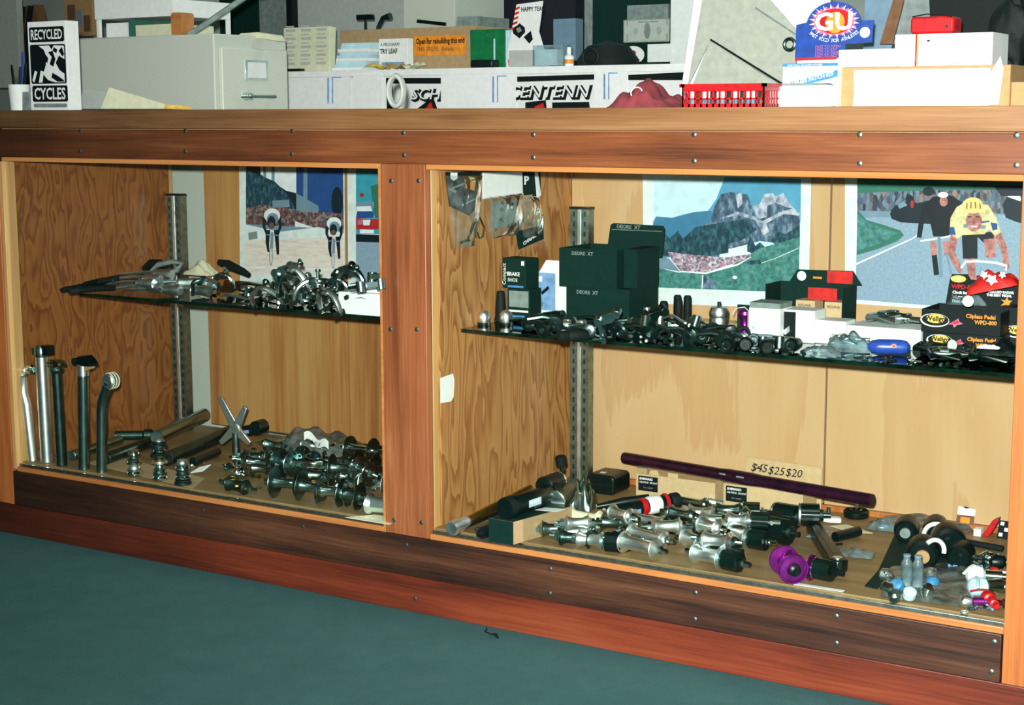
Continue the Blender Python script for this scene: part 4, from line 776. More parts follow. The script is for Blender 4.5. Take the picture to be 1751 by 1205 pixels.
# paper mat under the headsets
mat_ = tag(G().prism([(q.x, q.y) for q in (on(150, 792, 'z', ZFL), on(330, 835, 'z', ZFL), on(350, 818, 'z', ZFL), on(190, 778, 'z', ZFL))], ZFL + .0002, ZFL + .0008, 'tan_box').build('paper_mat'), 'tan paper mat lying under the three headset stacks', 'mat')
def headset(label, px, py, prof, sc=1.0):
    p = on(px, py, 'z', ZFL + .001); t = thing('headset', label, 'headset', (p.x, p.y, ZFL + .0012))
    z = 0; k = 0
    for rr, hh, m_ in prof:
        rr *= sc * .86; hh *= sc * .84
        G().lathe([(rr * .8, 0), (rr, hh * .18), (rr, hh * .45), (rr * .86, hh * .7), (rr * .9, hh)], m_, None, 22).build('bearing_cup', t, (0, 0, z)); z += hh + .0002
    return t
headset('silver headset stack, leftmost of the three', 230, 812, [(.021, .016, 'chrome'), (.017, .014, 'aluminium'), (.020, .014, 'chrome'), (.014, .010, 'satin_steel'), (.016, .014, 'chrome')])
headset('tallest silver headset stack with a flared dark top, middle one', 274, 820, [(.021, .016, 'chrome'), (.018, .014, 'satin_steel'), (.012, .014, 'chrome'), (.022, .008, 'aluminium'), (.014, .010, 'brass'), (.024, .012, 'dark_steel'), (.017, .012, 'chrome'), (.022, .016, 'dark_steel'), (.014, .008, 'aluminium')])
headset('silver headset stack, rightmost of the three beside the hubs', 313, 828, [(.023, .014, 'dark_steel'), (.020, .014, 'chrome'), (.018, .010, 'satin_steel'), (.019, .016, 'chrome'), (.014, .012, 'aluminium')])
# silver spider, standing
p = on(380, 800, 'z', ZFL); t = thing('crank_spider', 'silver X-shaped crank spider standing above the hubs', 'crank spider', (p.x, p.y + .05, ZFL + .065), (0, 0, .2))
for k, (a, L) in enumerate(((118, .082), (62, .06), (222, .055), (318, .05))):
    c, s_ = math.cos(R_(a)), math.sin(R_(a))
    G().prism([(.011 * -s_, .011 * c), (L * c - .006 * s_, L * s_ + .006 * c), (L * c * 1.02, L * s_ * 1.02), (L * c + .006 * s_, L * s_ - .006 * c), (.011 * s_, -.011 * c)], -.004, .004, 'aluminium', T((.0, 0, .02)), 'y').build('arm', t, bevel=.0012)
G().cyl(.013, -.007, .007, 'aluminium', T((0, 0, .02)), 18, 'y', .002).cyl(.009, -.064, .01, 'satin_steel', T((0, 0, 0)), 14, 'z').build('boss', t)
p = on(420, 740, 'z', ZFL + .03); t = thing('quill_stem', 'black handlebar stem lying at the back beside the silver spider', 'stem', (p.x, p.y, ZFL + .03), (0, 0, .15))
G().tube([(-.07, 0, -.012), (-.02, 0, 0), (.03, 0, .012)], .014, 'black_anodised', None, 16).cyl(.018, -.02, .02, 'black_anodised', T((.04, 0, .018)), 18, 'y', .003).build('body', t)
G().box((-.03, -.0165, .0), (.02, -.0145, .008), 'pale_blue_print', T((0, 0, 0), (0, -.2, 0))).build('label', t)
lying_post('black quill post lying low in front of the long grey tubes', (330, 790), (372, 772), .011, 'black_anodised')
# --------------------------------- hub pile, left bay
rowsL = [
 ('front', .0, [(378, 838, .017, .05, .1, 'dark_steel', 'narrow dark-barrelled'), (455, 836, .035, .062, .25, 'satin_steel', 'high-flange'), (506, 840, .034, .05, .3, 'satin_steel', 'high-flange'), (552, 846, .033, .062, .3, 'chrome', 'high-flange'), (598, 846, .031, .045, .2, 'satin_steel', 'high-flange'), (642, 868, .022, .07, .12, 'aluminium', 'small')]),
 ('second', .0, [(402, 806, .016, .05, -.2, 'chrome', 'small'), (452, 800, .024, .06, .4, 'satin_steel', 'small'), (500, 806, .030, .055, .2, 'satin_steel', 'high-flange'), (548, 812, .033, .055, .45, 'satin_steel', 'high-flange'), (600, 816, .033, .05, .3, 'chrome', 'high-flange'), (643, 826, .03, .06, .1, 'aluminium', 'high-flange')]),
 ('third', .0, [(432, 782, .018, .05, .7, 'dark_steel', 'small dark'), (478, 780, .024, .06, .3, 'satin_steel', 'small'), (524, 786, .028, .05, -.3, 'satin_steel', 'high-flange'), (572, 788, .028, .05, .5, 'satin_steel', 'high-flange'), (626, 792, .028, .05, .1, 'chrome', 'high-flange')]),
 ('back', .0, [(470, 762, .018, .05, .2, 'satin_steel', 'small'), (510, 758, .02, .06, -.1, 'satin_steel', 'small'), (553, 766, .02, .06, .2, 'chrome', 'small'), (618, 768, .030, .07, .05, 'chrome', 'high-flange')])]
ORD = ['first', 'second', 'third', 'fourth', 'fifth', 'sixth', 'seventh', 'eighth', 'ninth', 'tenth', 'eleventh']
rowsL.append(('upper', .034, [(440, 790, .026, .05, .5, 'chrome', 'tilted'), (490, 790, .028, .05, -.2, 'satin_steel', 'tilted high-flange'), (535, 792, .03, .045, .7, 'chrome', 'tilted high-flange'), (585, 800, .03, .05, .3, 'satin_steel', 'tilted high-flange'), (625, 805, .028, .05, -.3, 'chrome', 'tilted')]))
for rn, dz, L in rowsL:
    for i, (px, py, fl, ln, yw_, m_, ds) in enumerate(L):
        hub('wheel_hub', f'{ds} silver hub, {ORD[i]} from the left in the {rn} row of the left-bay hubs', px, py, ZFL + .0008 + dz, yw_, fl, ln, m_, group='hubs piled in the left bay', br=.010 if fl > .022 else fl * .75, tilt=0 if i % 2 else .12)
# loose shiny bits between hubs
def bits(name, label, pts, zb, mats, s=.006, seed=3, cat='small parts'):
    random.seed(seed); g = G()
    for px, py in pts:
        q = on(px, py, 'z', zb + s * .6); m_ = random.choice(mats); k = random.random(); M = T((q.x, q.y, zb + s * .8 + .0006), (0, 0, random.random() * 3))
        if k < .35: g.lathe([(s * .5, -s * .6), (s * .62, -s * .4), (s * .62, s * .6)], m_, M, 8, 'x')
        elif k < .7: g.lathe([(s * .3, -s * 1.6), (s * .3, s * 1.2), (s * .62, s * 1.2), (s * .62, s * 1.7)], m_, M, 8, 'x')
        else: g.torus(s * .8, s * .25, m_, T((q.x, q.y, zb + s * .3 + .0006)), seg=12, rs=6)
    return tag(g.build(name), label, cat, None, 'stuff')
random.seed(11)
bits('loose_axle_parts', 'loose nuts and axle bits scattered among the left-bay hubs', [(random.uniform(395, 640), random.uniform(765, 835)) for _ in range(70)], ZFL + .018, ['chrome', 'chrome', 'satin_steel', 'black_anodised', 'brass'], .006)
bits('loose_washers', 'loose washers lying behind the rightmost headset stack', [(random.uniform(325, 352), random.uniform(782, 800)) for _ in range(8)], ZFL, ['aluminium', 'dark_steel'], .006, 5)
def bag(name, label, px, py, zb, w, d, h, yaw=0, m='plastic_bag', seed=1, cat='bag', group=None):
    random.seed(seed); f = [random.uniform(0, 6) for _ in range(4)]; q = on(px, py, 'z', zb)
    def fn(u, v):
        e = (math.sin(math.pi * u) * math.sin(math.pi * v)) ** .45 if 0 < u < 1 and 0 < v < 1 else 0
        return ((u - .5) * w, (v - .5) * d, .0008 + e * h * (.8 + .18 * math.sin(9 * u + f[0]) * math.sin(8 * v + f[1]) + .12 * math.sin(21 * u + 13 * v + f[2])))
    return tag(G().grid(22, 18, fn, m).build(name, None, (q.x, q.y, zb + .0004), (0, 0, yaw), angle=80), label, cat, group)
bag('plastic_bag', 'clear plastic bag lying over the rear hubs under the white tag', 540, 772, ZFL, .24, .14, .062, .1, seed=4)
q = on(520, 748, 'z', ZFL + .07)
t = tag(G().grid(14, 3, lambda u, v: (u * .075, .0 + .004 * math.sin(u * 5), v * .019 - .016 * u + .006 * math.sin(u * 9)), 'white_paper').build('price_tag', None, (q.x, q.y, ZFL + .064)), 'white handwritten paper tag on the bag behind the hubs', 'tag')
G().text('sale hubs $', .012, 'black_print', T((.006, -.004, .002), (0, .25, 0), (.8, 1, 1)) @ FACE, shear=.4).build('handwriting', t, smooth=False)
tag(G().prism([(0, 0), (.028, .012), (.034, .036), (.01, .022)], 0, .002, 'white_card', None, 'z').build('price_card', None, (on(326, 812, 'z', ZFL).x, on(326, 812, 'z', ZFL).y, ZFL + .004), (.5, 0, 0)), 'small white card lying right of the rightmost headset stack', 'card')
tag(G().prism([(0, 0), (.11, 0), (.11, .05), (.04, .05)], 0, .001, 'cream_paper', None, 'z').build('paper_mat', None, (on(590, 885, 'z', ZFL).x, on(590, 885, 'z', ZFL).y, ZFL + .0004)), 'cream paper lying under the small hub beside the centre post', 'mat')
tag(G().torus(.016, .0014, 'brass', None, seg=22).build('brass_ring', None, (*lay(398, 822, ZFL + .03, .0)[:2], ZFL + .036)), 'thin brass ring lying on the front left hubs', 'ring')
# --------------------------------- left shelf: brake levers, calipers, derailleurs
def lever(label, px, py, yaw, hood, z=0, L=.1, tilt=0, m='aluminium', blen=.075):
    q = on(px, py, 'z', ZSL + .012 + z); t = thing('brake_lever', label, 'brake lever', (q.x, q.y, ZSL + .013 + z), (0, tilt, yaw), 'brake levers on the left shelf')
    G().tube([(-L, 0, -.004), (-L * .8, 0, -.002), (-L * .3, 0, .004), (0, 0, .006), (.01, 0, .005)], [.004, .0078, .0074, .006, .007], m, None, 10, flat=.55).build('blade', t)
    G().lathe([(.006, 0), (.011, .006), (.011, .028), (.013, .04), (.011, .05)], m, T((.004, 0, .002)), 14, 'x').build('body', t)
    G().lathe([(.0115, 0), (.0155, .014), (.0145, .03), (.0125, .04)], hood, T((.012, 0, .002)), 14, 'x').build('hood', t) if hood else None
    G().lathe([(.0035, -.012), (.0035, .012)], 'chrome', T((.006, 0, .004)), 10, 'y').build('pivot_bolt', t)
    return t
# long black-ended levers pointing left
for i, (x1, y1, x2, y2, dz, m2) in enumerate(((104, 497, 182, 489, .0, 'black_rubber'), (118, 500, 196, 494, .004, 'black_rubber'), (142, 488, 206, 478, .012, 'black_anodised'), (168, 484, 215, 476, .018, 'dark_steel'))):
    a = on(x1, y1, 'z', ZSL + .012 + dz); b = on(x2, y2, 'z', ZSL + .012 + dz); d = b - a
    t = thing('rubber_hooded_lever', f'black rubber-tipped lever pointing left off the shelf, {("lowest and longest", "second from below", "third from below", "topmost")[i]}', 'brake lever', (a.x, a.y, ZSL + .0135 + dz), (0, 0, math.atan2(d.y, d.x)))
    G().tube([(0, 0, 0), (.012, 0, .001), (d.length * .5, 0, .003), (d.length, 0, .001)], [.005, .0075, .0095, .008], m2, None, 12, flat=.8).build('hood', t)
    G().tube([(d.length + .0005, 0, .001), (d.length + .03, 0, .003)], .006, 'aluminium', None, 10, flat=.6).build('blade_tip', t)
for i, (px, py, a, z, L) in enumerate([(262, 470, .12, .03, .11), (244, 478, .05, .022, .1), (248, 492, .0, .004, .1), (276, 497, .1, .0, .11), (300, 486, .55, .012, .1), (232, 486, .1, .012, .09), (336, 486, .0, .012, .08), (330, 498, -.05, .0, .075), (268, 486, .2, .008, .1)]):
    lever(f'polished silver brake lever, {["upper left", "beside the black tips at left", "low left", "front low one near the shelf edge", "crossing diagonally under the grey strap", "third from the left", "right of the strap, upper one", "right of the strap, lower one", "middle of the heap"][i]}', px, py, a, None, z, L)
q = on(286, 468, 'z', ZSL + .04)
pts = [(-.05, 0, -.004), (-.02, -.004, .012), (.02, 0, .02), (.045, .004, .017), (.03, .002, .0), (.0, 0, -.01), (-.03, 0, -.014)]
t = tag(G().tube(pts, [.006, .009, .008, .006, .008, .008, .006], 'grey_plastic', None, 10, True, .8).build('rubber_strap', None, (q.x, q.y, ZSL + .05)), 'grey looped rubber lever hood lying on the brake levers', 'hood')
tag(G().tube([(-.03, 0, 0), (-.01, .004, .014), (.02, .004, .016), (.04, 0, .008)], [.008, .011, .010, .006], 'black_rubber', None, 12).build('rubber_hood', None, (*on(262, 462, 'z', ZSL + .045)[:2], ZSL + .046)), 'black rubber lever hood behind the grey strap', 'hood')
tag(G().grid(20, 12, lambda u, v: ((u - .5) * .085, (v - .5) * .05, .0008 + (math.sin(math.pi * u) * math.sin(math.pi * v)) ** .45 * (.026 + .008 * math.sin(9 * u + 3) + .006 * math.sin(17 * v))), 'cream_paper').build('cream_rag', None, (*on(345, 478, 'z', ZSL)[:2], ZSL + .0126), angle=80), 'cream crumpled paper bundle behind the levers on the left shelf', 'paper')
t = thing('brake_lever', 'black brake lever lying at the back before the shelf upright', 'brake lever', (*on(400, 464, 'z', ZSL + .03)[:2], ZSL + .034), (0, .1, 0))
G().tube([(-.05, 0, .012), (-.02, 0, .01), (.03, 0, 0), (.05, 0, -.006)], [.007, .012, .009, .006], 'black_rubber', None, 12).build('body', t); G().lathe([(.006, -.01), (.006, .01)], 'aluminium', T((-.02, -.003, 0)), 10, 'y').build('pivot_bolt', t)
def caliper(label, px, py, z, yaw, tilt, s=1, m='chrome', up=True):
    q = on(px, py, 'z', ZSL + z + .02 * s); t = thing('brake_caliper', label, 'brake caliper', (q.x, q.y, ZSL + .0205 * s + z), (tilt, 0, yaw), 'brake calipers on the left shelf')
    for sg, a0, a1 in ((1, -20, 115), (-1, 65, 200)):
        R = .027 * s; pts = [(R * math.cos(R_(a0 + (a1 - a0) * k / 9)), .004 * sg, R * math.sin(R_(a0 + (a1 - a0) * k / 9)) * 1.15 - .008 * s) for k in range(10)]
        G().tube(pts, [.0045 * s + .0012 * math.sin(k / 9 * math.pi) for k in range(10)], m, None, 8, flat=.7).build('arm', t)
    G().lathe([(.006 * s, -.012), (.006 * s, -.006), (.0035, -.005), (.0035, .022), (.006 * s, .0225), (.006 * s, .027)], 'satin_steel', T((0, 0, .022 * s)), 10, 'y').build('centre_bolt', t)
    for sg in (-1, 1): G().box((sg * .026 * s - .0035, -.014, -.018 * s), (sg * .026 * s + .0035, .014, -.010 * s), 'black_rubber').build('brake_pad', t, bevel=.001)
    return t
cal = [(380, 485, 0, .3, .2), (350, 490, .0, .9, -1.2), (455, 512, 0, .2, .7), (478, 500, .01, -.3, .2), (500, 492, .03, .3, .1), (530, 500, .02, .9, .3), (548, 508, .0, .1, .5), (520, 515, 0, .5, 1.2), (562, 520, 0, -.4, .3), (575, 495, .03, .2, .2), (600, 482, .045, .1, .1), (508, 478, .045, -.5, .5), (545, 486, .04, .6, 1.3)]
for i, (px, py, z, a, b) in enumerate(cal):
    caliper(f'silver brake caliper, {["behind the silver levers", "leftmost, lying flat", "front one near the shelf edge, open arms down", "second in the front group", "at the top left of the heap", "in the middle of the heap", "front middle of the heap", "lying flat at the front", "front right by the white box", "behind the white box corner", "topmost beside the white box", "at the heap peak, left", "at the heap peak, right"][i]}', px, py, z + .0008, a, b, 1 + .12 * (i % 3), ['chrome', 'satin_steel', 'aluminium'][i % 3])
def derailleur(name, label, q, zb, yaw, tilt, m1='aluminium', m2='black_plastic', s=1, group=None, roll=0):
    t = thing(name, label, 'derailleur', (q.x, q.y, zb), (tilt, roll, yaw), group)
    G().prism([(-.02 * s, .0), (-.012 * s, .012 * s), (.012 * s, .020 * s), (.020 * s, .014 * s), (.008 * s, -.002), (-.012 * s, -.008 * s)], -.006, .006, m1, None, 'y').lathe([(.0085 * s, -.011), (.0085 * s, .011)], m1, T((.016 * s, 0, .016 * s)), 14, 'y').lathe([(.0085 * s, -.012), (.0085 * s, .009)], m1, T((-.016 * s, 0, 0)), 14, 'y').build('body', t, bevel=.001)
    G().prism([(-.02 * s, .002), (-.013 * s, .003), (-.004 * s, -.04 * s), (-.012 * s, -.044 * s)], -.008, -.0065, m1, None, 'y').prism([(-.02 * s, .002), (-.013 * s, .003), (-.004 * s, -.04 * s), (-.012 * s, -.044 * s)], .0065, .008, m1, None, 'y').build('cage', t)
    for zz in (-.008 * s, -.038 * s): G().lathe([(.0075 * s, -.003), (.0085 * s, 0), (.0075 * s, .003)], m2, T((-.011 * s, 0, zz)), 12, 'y').build('pulley', t)
    return t
for i, (px, py, z, a, b, lab) in enumerate([(500, 505, .0, .6, 1.3, 'front middle, lying on its side'), (437, 500, .0, .2, 1.4, 'left of the caliper heap'), (588, 470, .05, .4, .3, 'topmost by the car poster'), (486, 470, .055, .2, -.2, 'peaking up at the heap top'), (560, 508, .012, .9, .9, 'front right of the heap'), (630, 490, .065, 1.2, 1.4, 'lying on the white box')]):
    derailleur('derailleur', f'silver derailleur on the left shelf, {lab}', on(px, py, 'z', ZSL + .014 + z), ZSL + .0165 + z, a, b, 'satin_steel' if i % 2 else 'chrome', 'black_plastic', 1.1, 'derailleurs on the left shelf')
random.seed(5)
bits('caliper_hardware', 'loose nuts and springs among the brake calipers', [(random.uniform(455, 575), random.uniform(485, 520)) for _ in range(45)], ZSL, ['chrome', 'aluminium', 'black_anodised', 'satin_steel'], .007, 9)
tag(G().tube([(-.03, 0, 0), (-.01, .0, .004), (.03, .0, .0), (.05, 0, -.004)], [.003, .006, .006, .004], 'aluminium', None, 10, flat=.6).build('lever_blade', None, (*on(395, 508, 'z', ZSL + .006)[:2], ZSL + .0075)), 'single bright lever blade lying at the shelf front edge', 'lever blade')
tag(G().tube([(-.04, 0, 0), (-.01, .0, .004), (.03, .0, .0), (.05, 0, -.004)], [.003, .007, .006, .004], 'satin_steel', None, 10, flat=.6).build('lever_blade', None, (*on(430, 488, 'z', ZSL + .006)[:2], ZSL + .0075)), 'single dull lever blade lying behind the bright one', 'lever blade')
a = on(579, 536, 'z', ZSL); t = thing('white_box', 'white cardboard box on the left shelf beside the centre post', 'box', (a.x, a.y, ZSL + .0006))
bw_ = 1.064 - a.x; bh_ = on(600, 500, 'y', a.y).z - ZSL
G().box((0, 0, 0), (bw_, .07, bh_), 'white_card').build('carton', t, bevel=.001); G().prism([(.04, 0), (.06, .002), (.075, 0), (.06, .005)], -.0006, -.0001, 'label_grey', T((0, 0, bh_ * .72)), 'y').build('logo', t, smooth=False)
tag(G().box((0, 0, 0), (bw_ - .03, .05, .016), 'white_card').build('white_box', None, (a.x + .02, a.y + .01, ZSL + .0012 + bh_), (0, .0, 0), bevel=.001), 'flat white box lying on the larger white box', 'box')
derailleur('derailleur', 'silver derailleur lying on the flat white box', Vector((a.x + .085, a.y + .035, 0)), ZSL + bh_ + .032, .3, 1.4, 'chrome', 'black_plastic', 1.2)
# hanging blister packs at the front of the right bay

# ---------------------------------------------------------------- right bay: hanging packs
XWL = 1.1945
def wp(pts, z0=0): return [(on(a, b, 'x', XWL).y, on(a, b, 'x', XWL).z) for a, b in pts]
def pack(label, card_px, bag_px, card_m, extra=()):
    t = thing('blister_pack', label, 'blister pack', (0, 0, 0), (0, 0, 0), 'hanging packs in the right bay')
    G().prism(wp(card_px), XWL + .004, XWL + .006, card_m, None, 'x').build('header_card', t, smooth=False)
    q = wp(bag_px); y0 = min(a for a, b in q); y1 = max(a for a, b in q); z0 = min(b for a, b in q); z1 = max(b for a, b in q)
    a0, a1 = q[0], q[1]; b1, b0 = q[2], q[3]
    def fn(u, v):
        top = (a0[0] + (a1[0] - a0[0]) * u, a0[1] + (a1[1] - a0[1]) * u); bot = (b0[0] + (b1[0] - b0[0]) * u, b0[1] + (b1[1] - b0[1]) * u)
        e = (math.sin(math.pi * u) * math.sin(math.pi * v)) if 0 < u < 1 and 0 < v < 1 else 0
        return (XWL + .0075 + .018 * max(0, e) ** .6 + .002 * math.sin(17 * u + 9 * v) * (1 if e > 0 else 0), top[0] + (bot[0] - top[0]) * v, top[1] + (bot[1] - top[1]) * v)
    G().grid(14, 14, fn, 'thin_bag').build('bag', t, angle=80)
    for i, (nm, pts, m_, off) in enumerate(extra): G().prism(wp(pts), XWL + .0062 + off, XWL + .0072 + off, m_, None, 'x').build(nm, t, smooth=False)
    return t
t = pack('leftmost hanging pack, black header card with white and yellow logos', [(758, 294), (818, 294), (818, 345), (798, 368), (765, 352)], [(757, 300), (820, 300), (806, 420), (772, 424)], 'black_print',
     [('logo', [(766, 295), (777, 295), (777, 305), (771, 309), (766, 305)], 'white_card', 0), ('logo', [(790, 300), (808, 304), (808, 312), (790, 308)], 'yellow_print', 0), ('logo', [(790, 308), (808, 312), (806, 326), (792, 322)], 'orange_print', 0), ('stripe', [(764, 322), (815, 302), (815, 304), (764, 325)], 'grey_plastic', 0), ('stripe', [(792, 346), (814, 336), (814, 338), (792, 349)], 'grey_plastic', 0), ('text_block', [(766, 322), (776, 326), (774, 330), (766, 326)], 'label_grey', 0)])
g = G()
def w3(px, py, off=.012): q = on(px, py, 'x', XWL); return (XWL + off, q.y, q.z)
g.tube([w3(806, 350), w3(811, 370), w3(819, 388), w3(817, 404), w3(811, 406), w3(807, 396)], .0022, 'chrome').tube([w3(806, 385), w3(802, 395), w3(805, 405)], .0018, 'chrome').tube([w3(778, 415), w3(786, 410), w3(794, 410)], .003, 'chrome').build('hook_wires', t)
g = G()
for a, b in ((780, 350), (806, 358)): g.lathe([(.006, -.003), (.007, .002), (.003, .006)], 'chrome', T(w3(a, b, .01)), 12, 'x')
g.build('bolts', t)
t = pack('middle hanging pack, blank white header card over a grey bag', [(822, 294), (890, 294), (890, 333), (822, 340)], [(823, 338), (890, 330), (886, 400), (832, 408)], 'white_card', [('insert', [(834, 345), (882, 340), (880, 385), (834, 390)], 'label_grey', .004)])
random.seed(3); g = G()
for i in range(14): g.lathe([(.003, -.002), (.0042, .002)], 'chrome' if i % 2 else 'dark_steel', T(w3(random.uniform(836, 880), random.uniform(345, 400), .014)), 8, 'x')
g.build('small_bolts', t)['kind'] = 'stuff'
t = pack('rightmost hanging pack, dark card with a white letter P and a tilted lower card', [(889, 294), (920, 294), (921, 336), (912, 337), (903, 333), (890, 336)], [(885, 333), (918, 336), (924, 402), (886, 412)], 'black_card',
     [('white_edge', [(909, 294), (914, 294), (920, 334), (913, 338)], 'white_card', .001), ('lower_card', [(875, 396), (922, 384), (923, 408), (880, 426)], 'black_card', .003), ('orange_tag', [(888, 334), (903, 332), (900, 344), (889, 345)], 'kraft_card', .004)])
q = on(891, 315, 'x', XWL); G().text('P', .024, 'white_card', T((XWL + .0072, q.y, q.z)) @ XR @ T((0, 0, 0), (0, 0, 0), (1.6, 1, 1)), bold=.0008).build('lettering', t, smooth=False)
q = on(888, 419, 'x', XWL); G().text('CHAINRING', .010, 'white_card', T((XWL + .0103, q.y, q.z), (R_(16), 0, 0)) @ XR @ T((0, 0, 0), (0, 0, 0), (1.4, 1, 1)), bold=.0003).build('lettering', t, smooth=False)
random.seed(6); g = G()
for i in range(12): g.lathe([(.003, -.002), (.0045, .002)], 'chrome', T(w3(random.uniform(888, 916), random.uniform(345, 392), .012)), 8, 'x')
g.build('small_bolts', t)['kind'] = 'stuff'
# ---------------------------------------------------------------- right shelf goods
Z = ZSR + .0006
def sbox(name, label, x0, x1, yt, yb_, dep, m, yaw=0, zb=None, cat='box', y=None, bevel=.0008):
    'upright carton: front bottom edge at px x0..x1, yb_ on height zb; top at yt'
    zb = Z if zb is None else zb; a = on(x0, yb_, 'z', zb); yy = a.y if y is None else y; a = on(x0, yb_, 'y', yy); b = on(x1, yb_, 'y', yy); zt = on((x0 + x1) / 2, yt, 'y', yy).z
    t = thing(name, label, cat, (a.x, yy, zb), (0, 0, yaw)); w = (b.x - a.x); h = zt - zb
    G().box((0, 0, 0), (w, dep, h), m).build('carton', t, bevel=bevel); return t, w, h
def fr(t, x0, z0, x1, z1, m, y=-.0006, nm='print'): return G().box((x0, y, z0), (x1, y + .0005, z1), m).build(nm, t, smooth=False)
for i, (px, m_) in enumerate(((823, 'silver domed plug, left one at the shelf corner'), (861, 'silver domed plug, right one beside the black cones'))):
    q = on(px, 556, 'z', Z); t = thing('domed_plug', m_, 'plug', (q.x, q.y + .01, Z))
    G().cyl(.0135, 0, .005, 'black_plastic', None, 20).lathe([(.012, .0052), (.0135, .012), (.0125, .022), (.008, .028), (.003, .030)], 'aluminium', None, 20).build('dome', t)
    G().cyl(.0035, 0, .007, 'chrome', T((.018, -.008, 0)), 8).build('screw', t)
for i, (px, h_) in enumerate(((843, .062), (870, .066))):
    q = on(px, 551, 'z', Z); t = thing('rubber_cone', ['black tapered rubber grip between the silver plugs', 'black tapered rubber grip beside the dark stacked cartons'][i], 'grip', (q.x, q.y + .03, Z))
    G().lathe([(.0145, 0), (.0145, .004), (.012, .008), (.011, h_ * .5), (.0085, h_ * .95), (.007, h_)], 'black_rubber', None, 18).build('grip', t)
# dark stacked cartons
t, w, h = sbox('dark_carton', 'small dark green carton with blue picture, lower of the stack', 868, 906, 494, 549, .045, 'black_card'); fr(t, .004, h * .45, w - .003, h - .004, 'label_grey'); fr(t, .003, h * .3, w - .004, h * .36, 'white_card'); fr(t, .008, h * .12, w - .012, h * .2, 'cyan_print')
G().box((-.012, .004, 0), (-.0005, .04, h), 'brown_card').build('side_flap', t); loc = t.location.copy(); h0 = h
t2 = thing('dark_carton', 'dark green carton with white lettering, upper of the stack', 'box', (loc.x - .006, loc.y + .002, Z + h0 + .0006), (0, 0, -.08)); h = .062
G().box((-.008, 0, 0), (w - .002, .045, h), 'black_card').build('carton', t2, bevel=.0008)
G().text('BRAKE', .011, 'white_card', T((.004, -.0006, .026)) @ FACE, bold=.0002).text('SHOE', .010, 'white_card', T((.006, -.0006, .014)) @ FACE).build('lettering', t2, smooth=False); fr(t2, .006, .002, w - .008, .006, 'cyan_print'); fr(t2, w - .013, h - .014, w - .006, h - .005, 'white_card')
G().text('Compact', .012, 'white_card', T((.001, -.0006, .006), (0, -math.pi / 2, 0)) @ FACE).build('lettering', t2, smooth=False)
# white box with a photo of a derailleur
t, w, h = sbox('white_carton', 'white carton with a blue photo of a derailleur and its lid flap up', 903, 972, 466, 545, .05, 'white_card', y=.36)
G().prism([(.028, 0), (.045, .026), (w + .01, .026), (w + .01, 0)], 0, .0012, 'white_card', T((0, .0, h + .0003)), 'y').build('lid_flap', t)
fr(t, 0, .012, w * .68, h - .001, 'pale_blue_print'); fr(t, .002, h - .02, w * .36, h - .008, 'white_card', -.0012)
g = G().prism([(.008, .05), (.018, .056), (.03, .035), (.034, .02), (.026, .016), (.022, .032)], -.0014, -.0007, 'black_print', None, 'y').prism([(.028, .046), (.05, .064), (.053, .058), (.033, .042)], -.0014, -.0007, 'black_print', None, 'y').prism(ell(.03, .026, .008, .009), -.0018, -.0014, 'label_grey', None, 'y').prism([(.008, .03), (.016, .036), (.018, .028), (.01, .026)], -.0014, -.0007, 'black_print', None, 'y').prism(ell(.029, .045, .006, .006), -.0018, -.0014, 'print_sky_pale', None, 'y')
g.build('picture', t, smooth=False)
# large black boxes
t, w, h = sbox('black_component_box', 'large black box printed with small grey letters, lower of two', 968, 1075, 492, 548, .13, 'black_card', y=.30)
txt(t, 'DEORE  XT', .010, w * .17, h - .014, 'label_grey', 1.0, .0002); lo = t.location.copy(); h0 = h; w0 = w
t = thing('black_component_box', 'large black box with its tall lid standing open, on top of the other', 'box', (lo.x - .012, lo.y - .008, Z + h0 + .0006), (0, 0, .0)); h = .078; w = w0 * .92
g = G().box((0, 0, 0), (w, .0015, h), 'black_card').box((0, .1285, 0), (w, .13, h), 'black_card').box((0, .0016, 0), (.0015, .1284, h), 'black_card').box((w - .0015, .0016, 0), (w, .1284, h), 'black_card').box((.0016, .0016, 0), (w - .0016, .1284, .0015), 'black_card')
g.build('tray', t); txt(t, 'DEORE  XT', .010, w * .22, h - .013, 'label_grey', 1.0, .0002)
g = G().prism([(.042, 0), (.047, .032), (.054, .036), (w + .036, .034), (w + .04, .028), (w + .034, -.03), (.038, -.03)], 0, .0016, 'black_card', T((0, .1325, h + .008)), 'y'); g.build('lid', t)
G().box((.05, -.0006, 0), (w + .034, -.0001, .0012), 'label_grey', T((0, .1325, h + .030))).build('crease', t, smooth=False)
G().text('DEORE  XT', .011, 'label_grey', T((.062, .1318, h + .034), (0, .02, 0)) @ FACE, bold=.0002).build('lettering', t, smooth=False)
G().box((w + .0005, .03, 0), (w + .031, .125, h * 1.0), 'black_card').build('side_flap', t); G().box((w + .0305, .05, .0), (w + .0309, .08, .006), 'blue_print').build('print', t, smooth=False)
# black handlebar grips standing at the back
for i, (px, h_) in enumerate(((1135, .040), (1151, .052), (1160, .046), (1168, .052))):
    q = on(px, 548, 'y', .42); t = tag(G().lathe([(.0085, 0), (.0085, h_ * .3), (.0088, h_ * .32), (.0082, h_ * .92), (.006, h_)], 'black_rubber', None, 14).build('rubber_grip', None, (q.x, .42 + .02 * (i % 2), Z)), f'black rubber grip standing behind the levers, {ORD[i]} from the left of four', 'grip', 'standing rubber grips')
